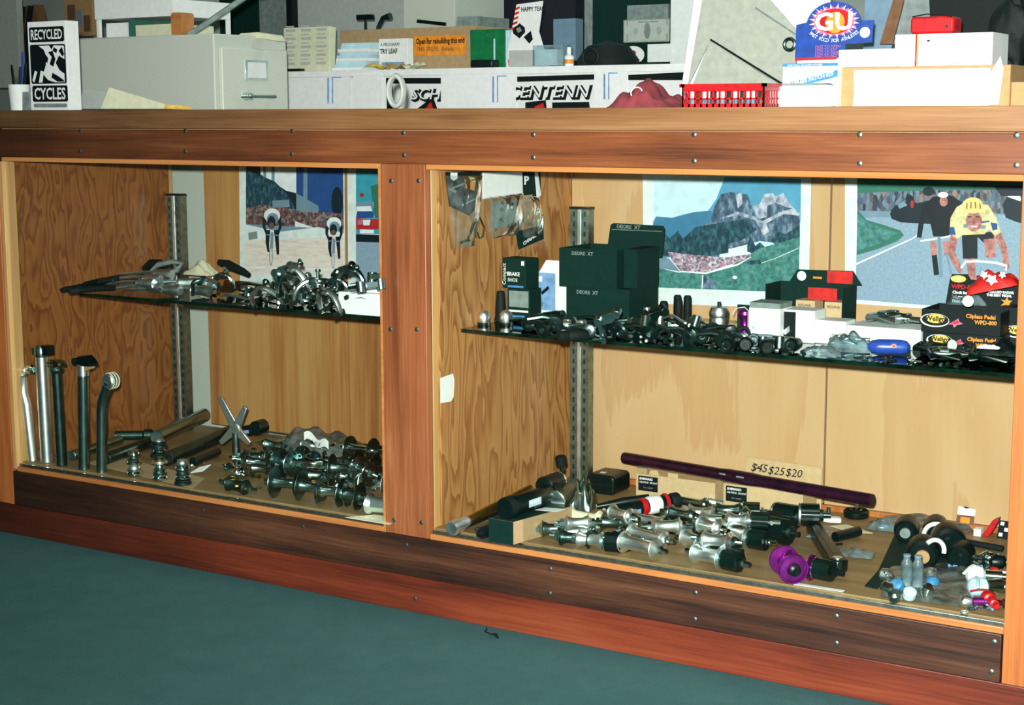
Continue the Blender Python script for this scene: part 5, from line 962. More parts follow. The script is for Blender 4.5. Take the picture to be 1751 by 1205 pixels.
# silver hub in package, purple hub in package
q = on(1222, 562, 'z', Z); t = thing('silver_hub', 'barrel-shaped silver hub standing on the shelf beside the purple one', 'hub', (q.x, q.y + .02, Z))
G().lathe([(.012, 0), (.018, .004), (.020, .012), (.0185, .0205), (.0195, .022), (.020, .032), (.016, .041), (.008, .043)], 'aluminium', None, 26).build('shell', t); G().lathe([(.004, .0432), (.004, .052)], 'dark_steel', None, 10).build('axle', t)
q = on(1264, 575, 'z', Z); t = thing('purple_hub', 'purple anodised hub standing in a windowed black package', 'hub', (q.x, q.y + .025, Z))
G().lathe([(.013, 0), (.014, .004), (.0095, .012), (.0095, .03), (.012, .036), (.0145, .04), (.014, .046), (.010, .050)], 'purple_anodised', None, 24).build('shell', t)
g = G().box((-.024, .018, 0), (.022, .0195, .056), 'black_card').box((.0165, -.014, 0), (.018, .0179, .056), 'black_card'); g.build('package', t)
g = G().tube([(.014, -.016, .0), (.014, -.016, .05), (.006, -.016, .056), (-.014, -.014, .052), (-.02, -.012, .04)], .0008, 'white_card').build('window_edge', t)
t, w, h = sbox('white_carton', 'white carton with small blue letters beside the purple hub', 1280, 1333, 527, 578, .06, 'white_card', y=.24); txt(t, 'K', .013, .007, .02, 'cyan_print', .7)
G().box((.0, .002, h + .0003), (w, .058, h + .01), 'label_grey').build('lid', t)
t, w, h = sbox('window_carton', 'white carton with a window showing a black pedal', 1334, 1392, 530, 577, .055, 'white_card', y=.26)
G().box((.002, -.0008, .004), (w * .45, -.0001, h - .004), 'black_print').prism([(.006, .02), (.018, .03), (.02, .02), (.01, .012)], -.0016, -.0008, 'aluminium', None, 'y').build('window', t, smooth=False)
# black and red display box with tan cartons
t, w, h = sbox('black_display_box', 'open black display box with a red panel holding tan cartons', 1333, 1462, 483, 548, .001, 'black_card', y=.452)
hh = h
g = G().box((0, -.075, 0), (.0015, -.0005, hh), 'black_card').box((w, -.075, 0), (w + .0015, -.0005, hh), 'black_card').build('side_walls', t)
for c in [c for c in COL.objects if c.parent == t and c.name.startswith('side_walls')]: pass
G().prism([(.02, 0), (.036, .024), (w - .006, .026), (w + .012, 0)], 0, .0012, 'black_card', T((0, -.001, hh + .0003)), 'y').build('header_flap', t)
G().prism(ell(.046, .012, .0095, .0095, 20), -.0025, -.0015, 'white_card', T((0, -.001, hh)), 'y').build('round_sticker', t, smooth=False)
G().box((w * .63, -.0032, hh + .001), (w - .006, -.0022, hh + .025), 'red_print').box((w * .55, -.07, hh - .026), (w - .012, -.069, hh - .002), 'red_print').build('red_panel', t, smooth=False)
fr(t, .07, hh + .008, .088, hh + .012, 'orange_print', -.0035)
for i, px in enumerate((1360, 1409)):
    q = on(px, 548, 'y', .385); t2 = thing('tan_carton', ['tan printed carton in the black display box, left one', 'tan printed carton in the black display box, right one'][i], 'box', (q.x, .385, Z)); w2 = .039; h2 = .064
    G().box((0, 0, 0), (w2, .045, h2), 'tan_box').build('carton', t2, bevel=.0006)
    G().text('REGINA', .0075, 'black_print', T((.005, -.0005, h2 - .012)) @ FACE).build('lettering', t2, smooth=False); G().prism(ell(w2 / 2, .015, .014, .007), -.0006, -.0001, 'label_grey', None, 'y').prism(ell(w2 / 2, .015, .010, .004), -.001, -.0006, 'tan_box', None, 'y').build('emblem', t2, smooth=False)
tag(G().box((0, 0, 0), (.014, .03, .04), 'blue_print').build('blue_carton', None, (on(1396, 548, 'y', .39).x, .39, Z), bevel=.0008), 'narrow blue carton between the two tan cartons', 'box')
tag(G().tube([(0, 0, 0), (-.004, 0, .022), (-.006, 0, .036)], .0016, 'cyan_print').build('blue_cable', None, (on(1348, 530, 'y', .40).x, .40, Z + .018)), 'blue cable end sticking up in the black display box', 'cable')
tag(G().cyl(.003, 0, .018, 'red_plastic', None, 8).build('red_sleeve', None, (on(1360, 520, 'y', .39).x, .37, Z + .03), (0, .7, 0)), 'small red cap sticking up in the black display box', 'cap')
t, w, h = sbox('white_carton', 'white carton with a blue end in front of the tan cartons', 1388, 1446, 548, 583, .05, 'white_card', y=.27); G().box((-.02, .002, .008), (-.0004, .04, h * .9), 'cyan_print').build('blue_end', t); txt(t, 'B.R.', .008, w * .5, .004, 'label_grey')
t, w, h = sbox('flat_white_carton', 'flat white carton under the silver pedal', 1448, 1575, 560, 582, .08, 'white_card', y=.27)
fl_ = t.location.copy(); flw = w; flh = h
# branded pedal boxes
def logo(t, x, z, s):
    G().prism(ell(x + .02 * s, z, .026 * s, .012 * s, 24), -.0006, -.0001, 'white_card', None, 'y').prism(ell(x + .021 * s, z + .0008, .024 * s, .0105 * s, 24), -.0010, -.0006, 'black_print', None, 'y').prism(ell(x + .022 * s, z + .003 * s, .017 * s, .008 * s, 24), -.0014, -.0010, 'yellow_print', None, 'y').build('emblem', t, smooth=False)
    G().text('Wellgo', .0125 * s, 'black_print', T((x + .003 * s, -.0016, z - .001 * s)) @ FACE, bold=.0003).build('lettering', t, smooth=False)
    G().prism([(x + .044 * s, z - .006 * s), (x + .055 * s, z + .001 * s), (x + .062 * s, z + .006 * s), (x + .064 * s, z), (x + .071 * s, z - .003 * s), (x + .06 * s, z - .006 * s), (x + .055 * s, z - .011 * s), (x + .052 * s, z - .005 * s)], -.0008, -.0002, 'print_pink', None, 'y').prism([(x + .05 * s, z - .004 * s), (x + .06 * s, z + .003 * s), (x + .064 * s, z - .001 * s), (x + .056 * s, z - .005 * s)], -.0012, -.0008, 'red_print', None, 'y').build('star_print', t, smooth=False)
t, w, h = sbox('pedal_box', 'black pedal box with oval yellow emblem, lower of the stack', 1577, 1712, 571, 604, .1, 'black_print', y=.245); logo(t, .012, h - .014, .9)
txt(t, 'Clipless Pedal', .0095, w * .57, h - .011, 'orange_print', .95, .0003); txt(t, 'WPD-800', .0095, w * .68, h - .021, 'orange_print', .95, .0003); l0 = t.location.copy(); h0 = h
t = thing('pedal_box', 'black pedal box with oval yellow emblem, upper of the stack with open lid', 'box', (l0.x - .003, l0.y - .002, Z + h0 + .0006)); h = .040
g = G().box((0, 0, 0), (w, .0015, h), 'black_print').box((0, .0985, 0), (w, .1, h), 'black_print').box((0, .0016, 0), (.0015, .0984, h), 'black_print').box((w - .0015, .0016, 0), (w, .0984, h), 'black_print').box((.0016, .0016, 0), (w - .0016, .0984, .0015), 'black_print').build('tray', t)
logo(t, .004, h - .019, 1.0); txt(t, 'Clipless Pedal', .0098, w * .57, h - .011, 'orange_print', .95, .0003); txt(t, 'WPD-800', .0098, w * .68, h - .021, 'orange_print', .95, .0003)
lid = G().prism([(.012, 0), (.018, .045), (.022, .054), (.05, .055), (.056, .046), (w + .012, .038), (w + .01, 0)], 0, .0015, 'black_print', None, 'y').build('lid', t, (0, .1005, h + .0))
l2 = thing('x', 'x', 'x'); bpy.data.objects.remove(l2)
def lid_print(x, z, s_, sz, m): return G().text(s_, sz, m, T((x, .0995, h + z)) @ FACE, bold=.0003).build('lettering', t, smooth=False)
lid_print(.022, .028, 'WPD-800', .011, 'red_plastic')
for i, s_ in enumerate(('Clock button', 'Waterproof', 'Float system')): lid_print(.024, .019 - .008 * i, s_, .0072, 'white_card')
lid_print(.088, .024, 'WELLGO RADAR', .006, 'white_card'); lid_print(.086, .018, 'THE BEST PEDAL', .006, 'white_card')
G().prism([(.112, .002), (.118, .008), (.112, .013), (.119, .012), (.123, .018), (.125, .012), (.132, .012), (.127, .007), (.13, .001), (.122, .004)], .0988, .0995, 'orange_print', T((0, 0, h)), 'y').prism(ell(.034, .046, .014, .0065, 20), .0988, .0995, 'yellow_print', T((0, 0, h)), 'y').prism(ell(.034, .046, .011, .0045, 20), .0982, .0988, 'print_helmet', T((0, 0, h)), 'y').build('print', t, smooth=False)
t2, w2, h2 = sbox('pedal_box', 'black pedal box cut off by the right end of the case', 1714, 1775, 526, 572, .08, 'black_print', y=.30); logo(t2, .006, h2 * .5, .9)
# hanging round tag and bags on that box
q = on(1673, 505, 'y', .30); tag(G().prism(ell(0, 0, .0098, .0098, 20), 0, .0008, 'white_card', None, 'y').build('round_tag', None, (q.x, .238, q.z - .004)), 'round white price tag standing on the upper pedal box', 'tag')
t = bag('parts_bag', 'crumpled clear bag spilling from the upper pedal box', 1655, 520, l0.z + h0 + .04, .07, .05, .026, .2, 'clear_plastic', 8)
def pedal(name, label, q, zb, yaw, m1='satin_steel', m2='black_plastic', s=1, tilt=0, group=None):
    t = thing(name, label, 'pedal', (q.x, q.y, zb), (tilt, 0, yaw), group)
    G().lathe([(.004 * s, -.02 * s), (.009 * s, -.016 * s), (.011 * s, 0), (.009 * s, .02 * s), (.008 * s, .03 * s)], m1, T((0, 0, .012 * s)), 14, 'x').build('body', t)
    g = G().tube([(-.022 * s, -.026 * s, .012 * s), (-.022 * s, .026 * s, .012 * s), (.024 * s, .026 * s, .012 * s), (.024 * s, -.026 * s, .012 * s)], .0042 * s, m2, None, 8, True, 1.6).build('cage', t)
    G().lathe([(.0065 * s, .0305 * s), (.0065 * s, .036 * s), (.0045 * s, .0365 * s), (.0045 * s, .056 * s)], 'chrome', T((0, 0, .012 * s)), 12, 'x').build('axle', t)
    G().box((-.008 * s, -.022 * s, .017 * s), (.008 * s, -.01 * s, .022 * s), m1).box((-.008 * s, .01 * s, .017 * s), (.008 * s, .022 * s, .022 * s), m1).build('cleat_clamp', t, bevel=.001)
    return t
pedal('pedal', 'silver pedal in clear wrap on the flat white carton', Vector((fl_.x + flw * .48, fl_.y + .03, 0)), fl_.z + flh + .002, -.15, 'satin_steel', 'aluminium', 1.15)
tag(G().tube([(-.02, 0, 0), (0, .008, .006), (.02, -.004, .002)], .008, 'red_plastic').build('red_bag_part', None, (*on(1690, 492, 'y', .33)[:2], on(1695, 480, 'y', .33).z)), 'red and white bagged part standing on top of the pedal boxes, core', 'bag')
bb = bag('red_white_bag', 'red and white printed bag slumped on top of the pedal boxes', 1700, 500, .68, .09, .05, .034, .4, 'red_print', 5); bb.location = (on(1700, 485, 'y', .30).x, .30, on(1700, 495, 'y', .30).z); bb.rotation_euler = (0, -.25, .1)
for i, (px, py, r) in enumerate(((1683, 470, .008), (1696, 478, .011), (1714, 470, .007))):
    q = on(px, py, 'y', .27); G().prism([(r * (1 if k % 2 else .55) * math.cos(k * math.pi / 5), r * (1 if k % 2 else .55) * math.sin(k * math.pi / 5)) for k in range(10)], 0, .001, 'white_card', None, 'y').build('print', bb, tuple(bb.matrix_basis.inverted() @ q))
# ------------- loose goods along the front of the right shelf
def shifter(label, px, py, yaw, z=0, m='black_anodised', s=1, tilt=0):
    q = on(px, py, 'z', Z + .012 + z); t = thing('shifter', label, 'shifter', (q.x, q.y, Z + .013 * s + z), (tilt, 0, yaw), 'shifters on the right shelf')
    G().lathe([(.009 * s, -.008), (.013 * s, -.006), (.013 * s, .006), (.009 * s, .008)], m, None, 18, 'y').build('body', t)
    G().tube([(0, 0, .008 * s), (-.018 * s, -.002, .012 * s), (-.04 * s, -.004, .009 * s)], [.004 * s, .0045 * s, .005 * s], m, None, 8, flat=.7).build('lever', t)
    G().torus(.010 * s, .003 * s, 'dark_steel', T((.019 * s, 0, 0), (math.pi / 2, 0, 0)), seg=16, rs=6).build('clamp_band', t)
    G().lathe([(.005, -.0105), (.005, -.0085)], 'chrome', None, 12, 'y').build('cap_bolt', t)
    return t
def tubegrip(name, label, px1, py1, px2, py2, r, m, z=0, m2=None, cat='grip', group=None):
    a = on(px1, py1, 'z', Z + r + z); b = on(px2, py2, 'z', Z + r + z); d = b - a; L = d.length
    t = thing(name, label, cat, (a.x, a.y, Z + r + z), (0, 0, math.atan2(d.y, d.x)), group)
    G().lathe([(r * .7, 0), (r, .003), (r * .96, L * .3), (r * .88, L * .32), (r, L * .36), (r, L * .9), (r * .7, L)], m, None, 16, 'x').build('sleeve', t)
    if m2: G().lathe([(r * .85, L + .0003), (r * .85, L + .014), (r * .6, L + .018)], m2, None, 14, 'x').build('end_cap', t)
    return t
tubegrip('bar_grip', 'long black grip lying behind the black cones on the right shelf', 893, 552, 965, 556, .011, 'black_rubber', 0, 'aluminium')
tubegrip('bar_grip', 'black grip with a silver end lying before the large black boxes', 955, 575, 1005, 572, .011, 'black_rubber', 0)
tubegrip('silver_tube', 'short bright silver tube lying before the large black boxes', 966, 549, 1000, 553, .0105, 'aluminium', .004, None, 'tube')
tubegrip('bar_grip', 'black ribbed grip on top of the front black levers', 915, 545, 955, 538, .010, 'black_anodised', .012, 'chrome')
SH = [(905, 556, .2, .0), (930, 565, .0, .0), (948, 556, .5, .006), (1008, 566, .4, .0), (1026, 556, .1, .0), (1045, 568, -.3, .0), (1062, 560, .2, .004), (1098, 560, .3, .004), (1112, 572, .1, 0), (1128, 556, .4, .006), (1180, 575, .1, 0), (1196, 568, .4, 0), (1232, 578, .2, 0), (1250, 572, .5, .004), (1240, 586, 0, 0), (1270, 582, .3, .0)]
SN = ['behind the black grip', 'before the black grip', 'above the black grip', 'right of the short silver tube', 'behind the short silver tube end', 'lying low under the large black boxes', 'upright under the large black boxes', 'left of the standing grips, rear', 'left of the standing grips, front', 'before the standing grips', 'at the foot of the silver hub, left', 'at the foot of the silver hub, right', 'before the silver hub', 'left of the purple hub foot', 'at the very edge before the silver hub', 'at the foot of the purple hub']
for i, (px, py, a, z) in enumerate(SH): shifter('black gear shifter on the right shelf, ' + SN[i], px, py, a, z + .0006, ['black_anodised', 'black_plastic', 'dark_steel', 'satin_steel'][i % 4 if i % 4 != 3 else 3], 1 + .15 * (i % 3), .2 * (i % 3))
for i, (px, py, a, z, lab) in enumerate([(1040, 552, .3, .022, 'before the large black boxes'), (1094, 556, .1, .014, 'left of the black wire levers'), (1118, 548, .8, .02, 'crossing behind the wire levers'), (1190, 556, -.4, .02, 'leaning at the silver hub'), (1320, 588, .2, .0, 'lying below the white carton')]):
    derailleur('derailleur', 'dark derailleur on the right shelf, ' + lab, on(px, py, 'z', Z + .014 + z), Z + .018 + z, a, 1.2 if i % 2 else (1.45 if i == 4 else .3), 'satin_steel' if i != 2 else 'black_anodised', 'black_plastic', 1.05, 'derailleurs on the right shelf')
def wirelever(label, pts, r, m, z):
    q = [on(a, b, 'z', Z + z) for a, b in pts]; o = q[0]; t = thing('brake_lever', label, 'brake lever', tuple(o))
    G().tube([(p.x - o.x, p.y - o.y, .006 * math.sin(i * 1.2)) for i, p in enumerate(q)], r, m, None, 10, flat=.7).build('blade', t); G().lathe([(.007, -.008), (.007, .008)], 'aluminium', None, 12, 'z').build('pivot', t); return t
wirelever('black curved brake lever sloping across before the standing grips', [(1106, 532), (1135, 548), (1165, 558), (1180, 562)], [.007, .006, .005, .004], 'black_anodised', .03)
wirelever('dark steel brake lever lying at the front edge before the grips', [(1115, 574), (1140, 568), (1165, 577), (1182, 578)], [.006, .005, .0045, .004], 'dark_steel', .009)
wirelever('thin silver brake lever lying over the black ones', [(1128, 546), (1150, 544), (1172, 556)], [.004, .004, .003], 'aluminium', .036)
# small round black-faced pedals and caps at the shelf edge
for i, (px, py, lab) in enumerate([(1242, 592, 'before the purple hub, left'), (1275, 590, 'directly before the purple hub'), (1312, 595, 'below the white carton, left'), (1352, 592, 'below the window carton')]):
    q = on(px, py, 'z', Z + .012); t = thing('dust_cap_axle', 'black round-faced pedal end with a bright ring, ' + lab, 'pedal', (q.x, q.y, Z + .0135), (0, 0, .3 * (i % 3)), 'round pedal ends on the right shelf')
    G().lathe([(.011, -.03), (.0128, -.012), (.0128, .0), (.010, .004)], 'black_plastic', Matrix.Rotation(math.pi, 4, 'Z'), 18, 'y').build('body', t); G().torus(.0065, .0018, 'chrome', T((0, -.0045, 0), (math.pi / 2, 0, 0)), seg=16, rs=6).build('ring', t)
tag(G().lathe([(.008, 0), (.0095, .004), (.0095, .022), (.008, .026)], 'aluminium', None, 14, 'x').build('silver_ferrule', None, (*on(1334, 592, 'z', Z)[:2], Z + .0098)), 'bright silver barrel between the round pedal ends', 'barrel')
tubegrip('blue_black_grip', 'blue-grey and black twist grip below the white carton', 1290, 578, 1322, 580, .009, 'print_grey_blue', .004, 'black_plastic')
t = tag(G().lathe([(.004, -.037), (.011, -.03), (.0135, -.018), (.0135, .02), (.011, .031), (.004, .037)], 'blue_plastic', None, 20, 'x').build('blue_capsule', None, (*on(1520, 594, 'z', Z + .013)[:2], Z + .0142), (0, 0, .35)), 'blue capsule-shaped light with a round yellow emblem', 'light')
G().prism(ell(.008, .004, .0045, .0035), -.0142, -.0136, 'orange_print', None, 'y').prism(ell(.008, .004, .0028, .002), -.0146, -.0142, 'red_print', None, 'y').build('emblem', t, smooth=False)
bag('parts_bag', 'clear bag of cream and silver pedal parts left of the blue capsule', 1452, 600, Z, .085, .05, .035, .2, 'clear_plastic', 2)
bag('parts_bag', 'low clear bag of small bolts left of the cream parts bag', 1402, 608, Z, .07, .04, .02, .1, 'clear_plastic', 3)
pedal('pedal', 'silver pedal inside the clear bag left of the blue capsule', on(1440, 592, 'z', Z), Z + .003, .3, 'aluminium', 'satin_steel', .9)
tag(G().torus(.016, .004, 'grey_plastic', T((0, 0, .016), (math.pi / 2, 0, .2), (1, 1, 1)), a0=0, a1=math.pi, seg=14).build('toe_strap', None, (*on(1474, 590, 'z', Z)[:2], Z + .001)), 'grey arched plastic piece standing over the clear bag', 'clip')
PD = [(1590, 606, .1, 'black_plastic', 'black_plastic', 'leftmost of the black pedals'), (1612, 618, .4, 'satin_steel', 'black_plastic', 'with silver body before the pedal boxes'), (1648, 612, -.1, 'dark_steel', 'black_plastic', 'in the middle of the front edge'), (1690, 622, .2, 'black_anodised', 'black_anodised', 'rightmost, largest'), (1730, 622, .5, 'satin_steel', 'dark_steel', 'at the right end by the trim')]
for i, (px, py, a, m1, m2, lab) in enumerate(PD): pedal('pedal', 'black pedal on the right shelf, ' + lab, on(px, py, 'z', Z), Z + .0012, a, m1, m2, 1 + (.25 if i == 3 else 0), 0, 'black pedals on the right shelf')
tag(G().prism(ell(0, 0, .008, .010, 14), 0, .001, 'grey_paper', None, 'y').build('price_tag', None, (*on(1628, 596, 'z', Z + .02)[:2], Z + .026), (-.3, 0, .4)), 'oval grey price tag among the black pedals', 'tag')
bag('parts_bag', 'glossy black bagged part before the lower pedal box', 1712, 606, Z + .03, .07, .05, .024, .1, 'black_plastic', 12)
bag('parts_bag', 'white label card bag on the black pedals at right', 1690, 596, Z + .052, .035, .02, .006, .1, 'white_card', 13)
random.seed(21)
bits('loose_hardware', 'small loose bolts along the front edge of the right shelf', [(random.uniform(1385, 1600), 0) for _ in range(0)] + [(x, 0.0748 * (x - 800) + 562 + random.uniform(-7, 4)) for x in [random.uniform(1000, 1640) for _ in range(70)]], ZSR, ['chrome', 'aluminium', 'black_anodised', 'satin_steel', 'dark_steel'], .0055, 22)

# ---------------------------------------------------------------- right bay floor
F = ZFL + .0006
def fon(px, py, r=0): return on(px, py, 'z', ZFL + r)
def tube2(name, label, p1, p2, r, m, cat, z1=0, z2=0, prof=None, group=None, ends=None):
    a = on(*p1, 'z', F + r + z1); b = on(*p2, 'z', F + r + z2); a.z = F + r + z1; b.z = F + r + z2; d = b - a; L = d.length
    t = thing(name, label, cat, tuple(a), (0, -math.asin(d.z / L), math.atan2(d.y, d.x)), group)
    G().lathe([(r * q, L * p) for p, q in (prof or ((0, .95), (.01, 1), (.99, 1), (1, .95)))], m, None, 20, 'x').build('tube', t)
    for i, (p, ln, q, mm) in enumerate(ends or ()): G().lathe([(r * q * .9, L * p), (r * q, L * p + ln * .12), (r * q, L * p + ln * .85), (r * q * .85, L * p + ln)], mm, None, 18, 'x').build('collar', t)
    return t
t = tube2('frame_pump', 'long gold frame pump leaning up along the plywood side', (790, 895), (908, 835), .009, 'brass', 'pump', .012, .05, ends=[(-.12, .04, 1.2, 'aluminium')])
G().cyl(.012, .012, .032, 'black_rubber', None, 18, 'z', .002).cyl(.006, 0, .012, 'dark_steel', None, 10).build('rubber_foot', t, (.29, 0, .004))
tube2('frame_pump', 'black frame pump with a silver foot cap at the front corner', (785, 898), (880, 858), .0115, 'black_anodised', 'pump', .0, .004, ends=[(-.13, .035, 1.3, 'aluminium')])
tube2('frame_pump', 'grey-gold thin pump barrel lying between the black ones', (815, 908), (880, 880), .008, 'satin_steel', 'pump', 0, .02)
tube2('bar_end', 'black ball-ended handle lying before the dark carton', (822, 912), (838, 905), .013, 'black_plastic', 'handle', 0, 0, prof=((-.3, .3), (0, .85), (.4, 1), (1, .8), (1.8, .7)))
t = thing('kraft_carton', 'brown kraft carton with a black printed end in the front left corner', 'box', (*fon(836, 925)[:2], F)); a = fon(836, 925); b = fon(878, 932); c = fon(978, 903)
L1 = math.hypot(b.x - a.x, b.y - a.y); L2 = math.hypot(c.x - b.x, c.y - b.y); yaw = math.atan2(b.y - a.y, b.x - a.x); hbx = on(878, 893, 'y', b.y).z - ZFL
t.rotation_euler = (0, 0, yaw); a2 = math.atan2(c.y - b.y, c.x - b.x) - yaw
dx, dy = math.cos(a2) * L2, math.sin(a2) * L2
G().prism([(0, 0), (L1, 0), (L1 + dx, dy), (dx, dy)], 0, hbx, 'kraft_card').build('carton', t, bevel=.0008)
G().box((0, -.0006, 0), (L1, -.0001, hbx), 'black_card').prism([(0, 0), (L1, 0), (L1 + dx * .98, dy * .98), (dx * .98, dy * .98)], hbx + .0002, hbx + .0008, 'black_card').build('print', t, smooth=False)
zt = hbx + .0012
g0 = on(872, 858, 'z', F + zt + .018); g1 = on(955, 832, 'z', F + zt + .018)
t = tube2('mini_pump', 'fat black cylinder with a pale label lying on the kraft carton', (868, 868), (945, 842), .019, 'black_anodised', 'pump', zt, zt, ends=[(-.06, .03, 1.16, 'black_plastic'), (.93, .02, 1.15, 'black_plastic')])
G().box((.045, -.0198, -.006), (.085, -.0188, .008), 'print_sky_pale').build('label', t, smooth=False); G().text('FRONT', .009, 'white_card', T((.047, -.0204, .0)) @ FACE, bold=.0003).build('lettering', t, smooth=False)
tag(G().prism([(0, 0), (.045, .0), (.055, .025), (.012, .025)], 0, .0006, 'white_card').build('paper_slip', None, (*on(915, 872, 'z', F + zt)[:2], F + zt + .0003), (0, 0, .2)), 'white paper slip under the fat black cylinder', 'paper')
tube2('chrome_horn', 'chrome-rimmed brown dome lying at the back end of the carton', (948, 858), (975, 838), .024, 'dark_steel', 'horn', zt * .6, zt * .6, prof=((0, 1), (.1, 1.04), (.6, .95), (1, .6), (1.2, .3)), ends=[(-.1, .008, 1.06, 'chrome')])
tube2('lockring_tool', 'black and chrome ring piece standing behind the fat cylinder', (930, 832), (955, 822), .020, 'black_plastic', 'ring', zt + .012, zt + .012, ends=[(.9, .005, 1.06, 'chrome')])
bag('foil_bag', 'crumpled silver foil bag beside the shelf upright', 998, 868, F, .05, .06, .07, .2, 'satin_steel', 7)
a = on(1014, 855, 'y', .46); t = thing('black_chain_box', 'black rounded box with a small pale mark beside the shelf upright', 'box', (a.x, .43, F)); hb = on(1040, 812, 'y', .44).z - ZFL
G().prism(rrect(0, 0, .068, hb, .010), 0, .075, 'black_plastic', None, 'y').build('shell', t, bevel=.004); G().box((.022, .02, hb), (.034, .03, hb + .0006), 'white_card').build('mark', t); G().box((-.001, -.0012, hb * .48), (.069, -.0003, hb * .52), 'black_rubber').build('seam', t)
G().torus(.013, .002, 'aluminium', T((.004, -.016, .006)), seg=18).torus(.012, .002, 'aluminium', T((.004, -.016, .012)), seg=18).build('rings', t)
tag(G().prism([(0, 0), (.03, -.04), (.05, -.03), (.02, .012)], 0, .0012, 'buff_card').build('buff_card', None, (*fon(1012, 880)[:2], F)), 'buff card scrap lying before the black rounded box', 'card')
# tan boxes and the handlebar
def tan(label, x0, x1, yt, y, yb_):
    a = on(x0, yb_, 'y', y); b = on(x1, yb_, 'y', y); h = on(x0, yt, 'y', y).z - ZFL; w = b.x - a.x
    t = thing('tan_parts_box', label, 'box', (a.x, y, F)); G().box((0, 0, 0), (w, .075, h), 'tan_box').build('carton', t, bevel=.001)
    G().box((.006, -.0006, h - .036), (.052, -.0001, h - .004), 'black_print').build('label', t, smooth=False)['label'] = 'black printed label'
    G().text('SHIMANO', .007, 'white_card', T((.009, -.0012, h - .012)) @ FACE, bold=.0002).text('HB-M530  FRONT', .0055, 'white_card', T((.009, -.0012, h - .019)) @ FACE).text('32H 100MM', .0045, 'label_grey', T((.018, -.0012, h - .030)) @ FACE).build('lettering', t, smooth=False)
    return t, w, h
t, w, h = tan('tan cardboard parts box with a black label, left of two', 1087, 1222, 809, .43, 865)
G().box((.0, .002, h + .0004), (.025, .03, h + .012), 'kraft_card').prism([(.03, 0), (.055, 0), (.05, .01), (.034, .01)], .001, .0022, 'tan_box', T((0, 0, h + .0004)), 'y').box((.075, .001, h + .0004), (.098, .0022, h + .009), 'tan_box').build('flap', t); hL = h
t, w, h = tan('tan cardboard parts box with a black label, right of two', 1236, 1372, 826, .40, 885)
t = tube2('handlebar', 'plum purple flat handlebar resting across the tan boxes', (1068, 783), (1490, 853), .0122, 'plum_anodised', 'handlebar', 0, 0)
a = on(1067, 782, 'y', .452); b = on(1492, 855, 'y', .33); d = b - a; L = d.length; t.location = a; t.rotation_euler = (0, -math.asin(d.z / L), math.atan2(d.y, d.x))
for c in COL.objects:
    if c.parent == t and c.name.startswith('tube'): me = c.data; c.scale = (L / max(v.co.x for v in me.vertices), 1, 1)
G().lathe([(.0123, L * .42), (.0138, L * .455), (.0138, L * .545), (.0123, L * .58)], 'plum_anodised', None, 20, 'x').build('centre_bulge', t)
G().box((L * .43, -.0140, .003), (L * .455, -.0125, .006), 'label_grey').box((L * .5, -.0148, .003), (L * .53, -.0138, .006), 'label_grey').build('decal', t, smooth=False)
a = on(1275, 830, 'y', .50); b = on(1405, 826, 'y', .50); zt_ = on(1340, 790, 'y', .5).z
t = thing('price_sign', 'torn cardboard price sign with handwritten $25 and $20 behind the handlebar', 'sign', (a.x, .50, F)); w = b.x - a.x; h = zt_ - F
G().prism([(0, 0), (w, 0), (w, h - .002), (w * .6, h), (.006, h + .002), (0, h - .01)], 0, .002, 'tan_box', None, 'y').build('card', t)
G().text('$45', .024, 'black_print', T((.01, -.0006, h - .026)) @ FACE, shear=.3).text('$25', .024, 'black_print', T((.048, -.0006, h - .028)) @ FACE, shear=.3).text('$20', .024, 'black_print', T((.087, -.0006, h - .028)) @ FACE, shear=.2).tube([(.016, -.001, h - .008), (.04, -.001, h - .024)], .0007, 'black_print', None, 5).tube([(.016, -.001, h - .025), (.042, -.001, h - .008)], .0007, 'black_print', None, 5).build('handwriting', t, smooth=False)
# black lever with a white and red sleeve
t = tube2('brake_lever', 'black tapered lever with white and red sleeve before the left tan box', (1040, 878), (1140, 858), .016, 'black_plastic', 'brake lever', .01, .02, prof=((0, .6), (.1, 1), (.6, .9), (1, 1.0)), ends=[(.55, .012, 1.12, 'red_plastic'), (.66, .03, 1.16, 'white_card'), (.95, .008, 1.14, 'red_plastic'), (1.06, .02, 1.0, 'black_rubber')])
G().prism(ell(.02, .002, .008, .006), -.0165, -.0158, 'white_card', None, 'y').build('sticker', t, smooth=False); G().box((.045, -.0172, -.006), (.065, -.0162, .002), 'pale_blue_print').build('label', t, smooth=False)
tube2('brake_lever', 'long thin black lever lying behind the sleeved one', (1020, 866), (1110, 850), .010, 'black_anodised', 'brake lever', .014, .03, prof=((0, .5), (.5, 1), (1, .7)))
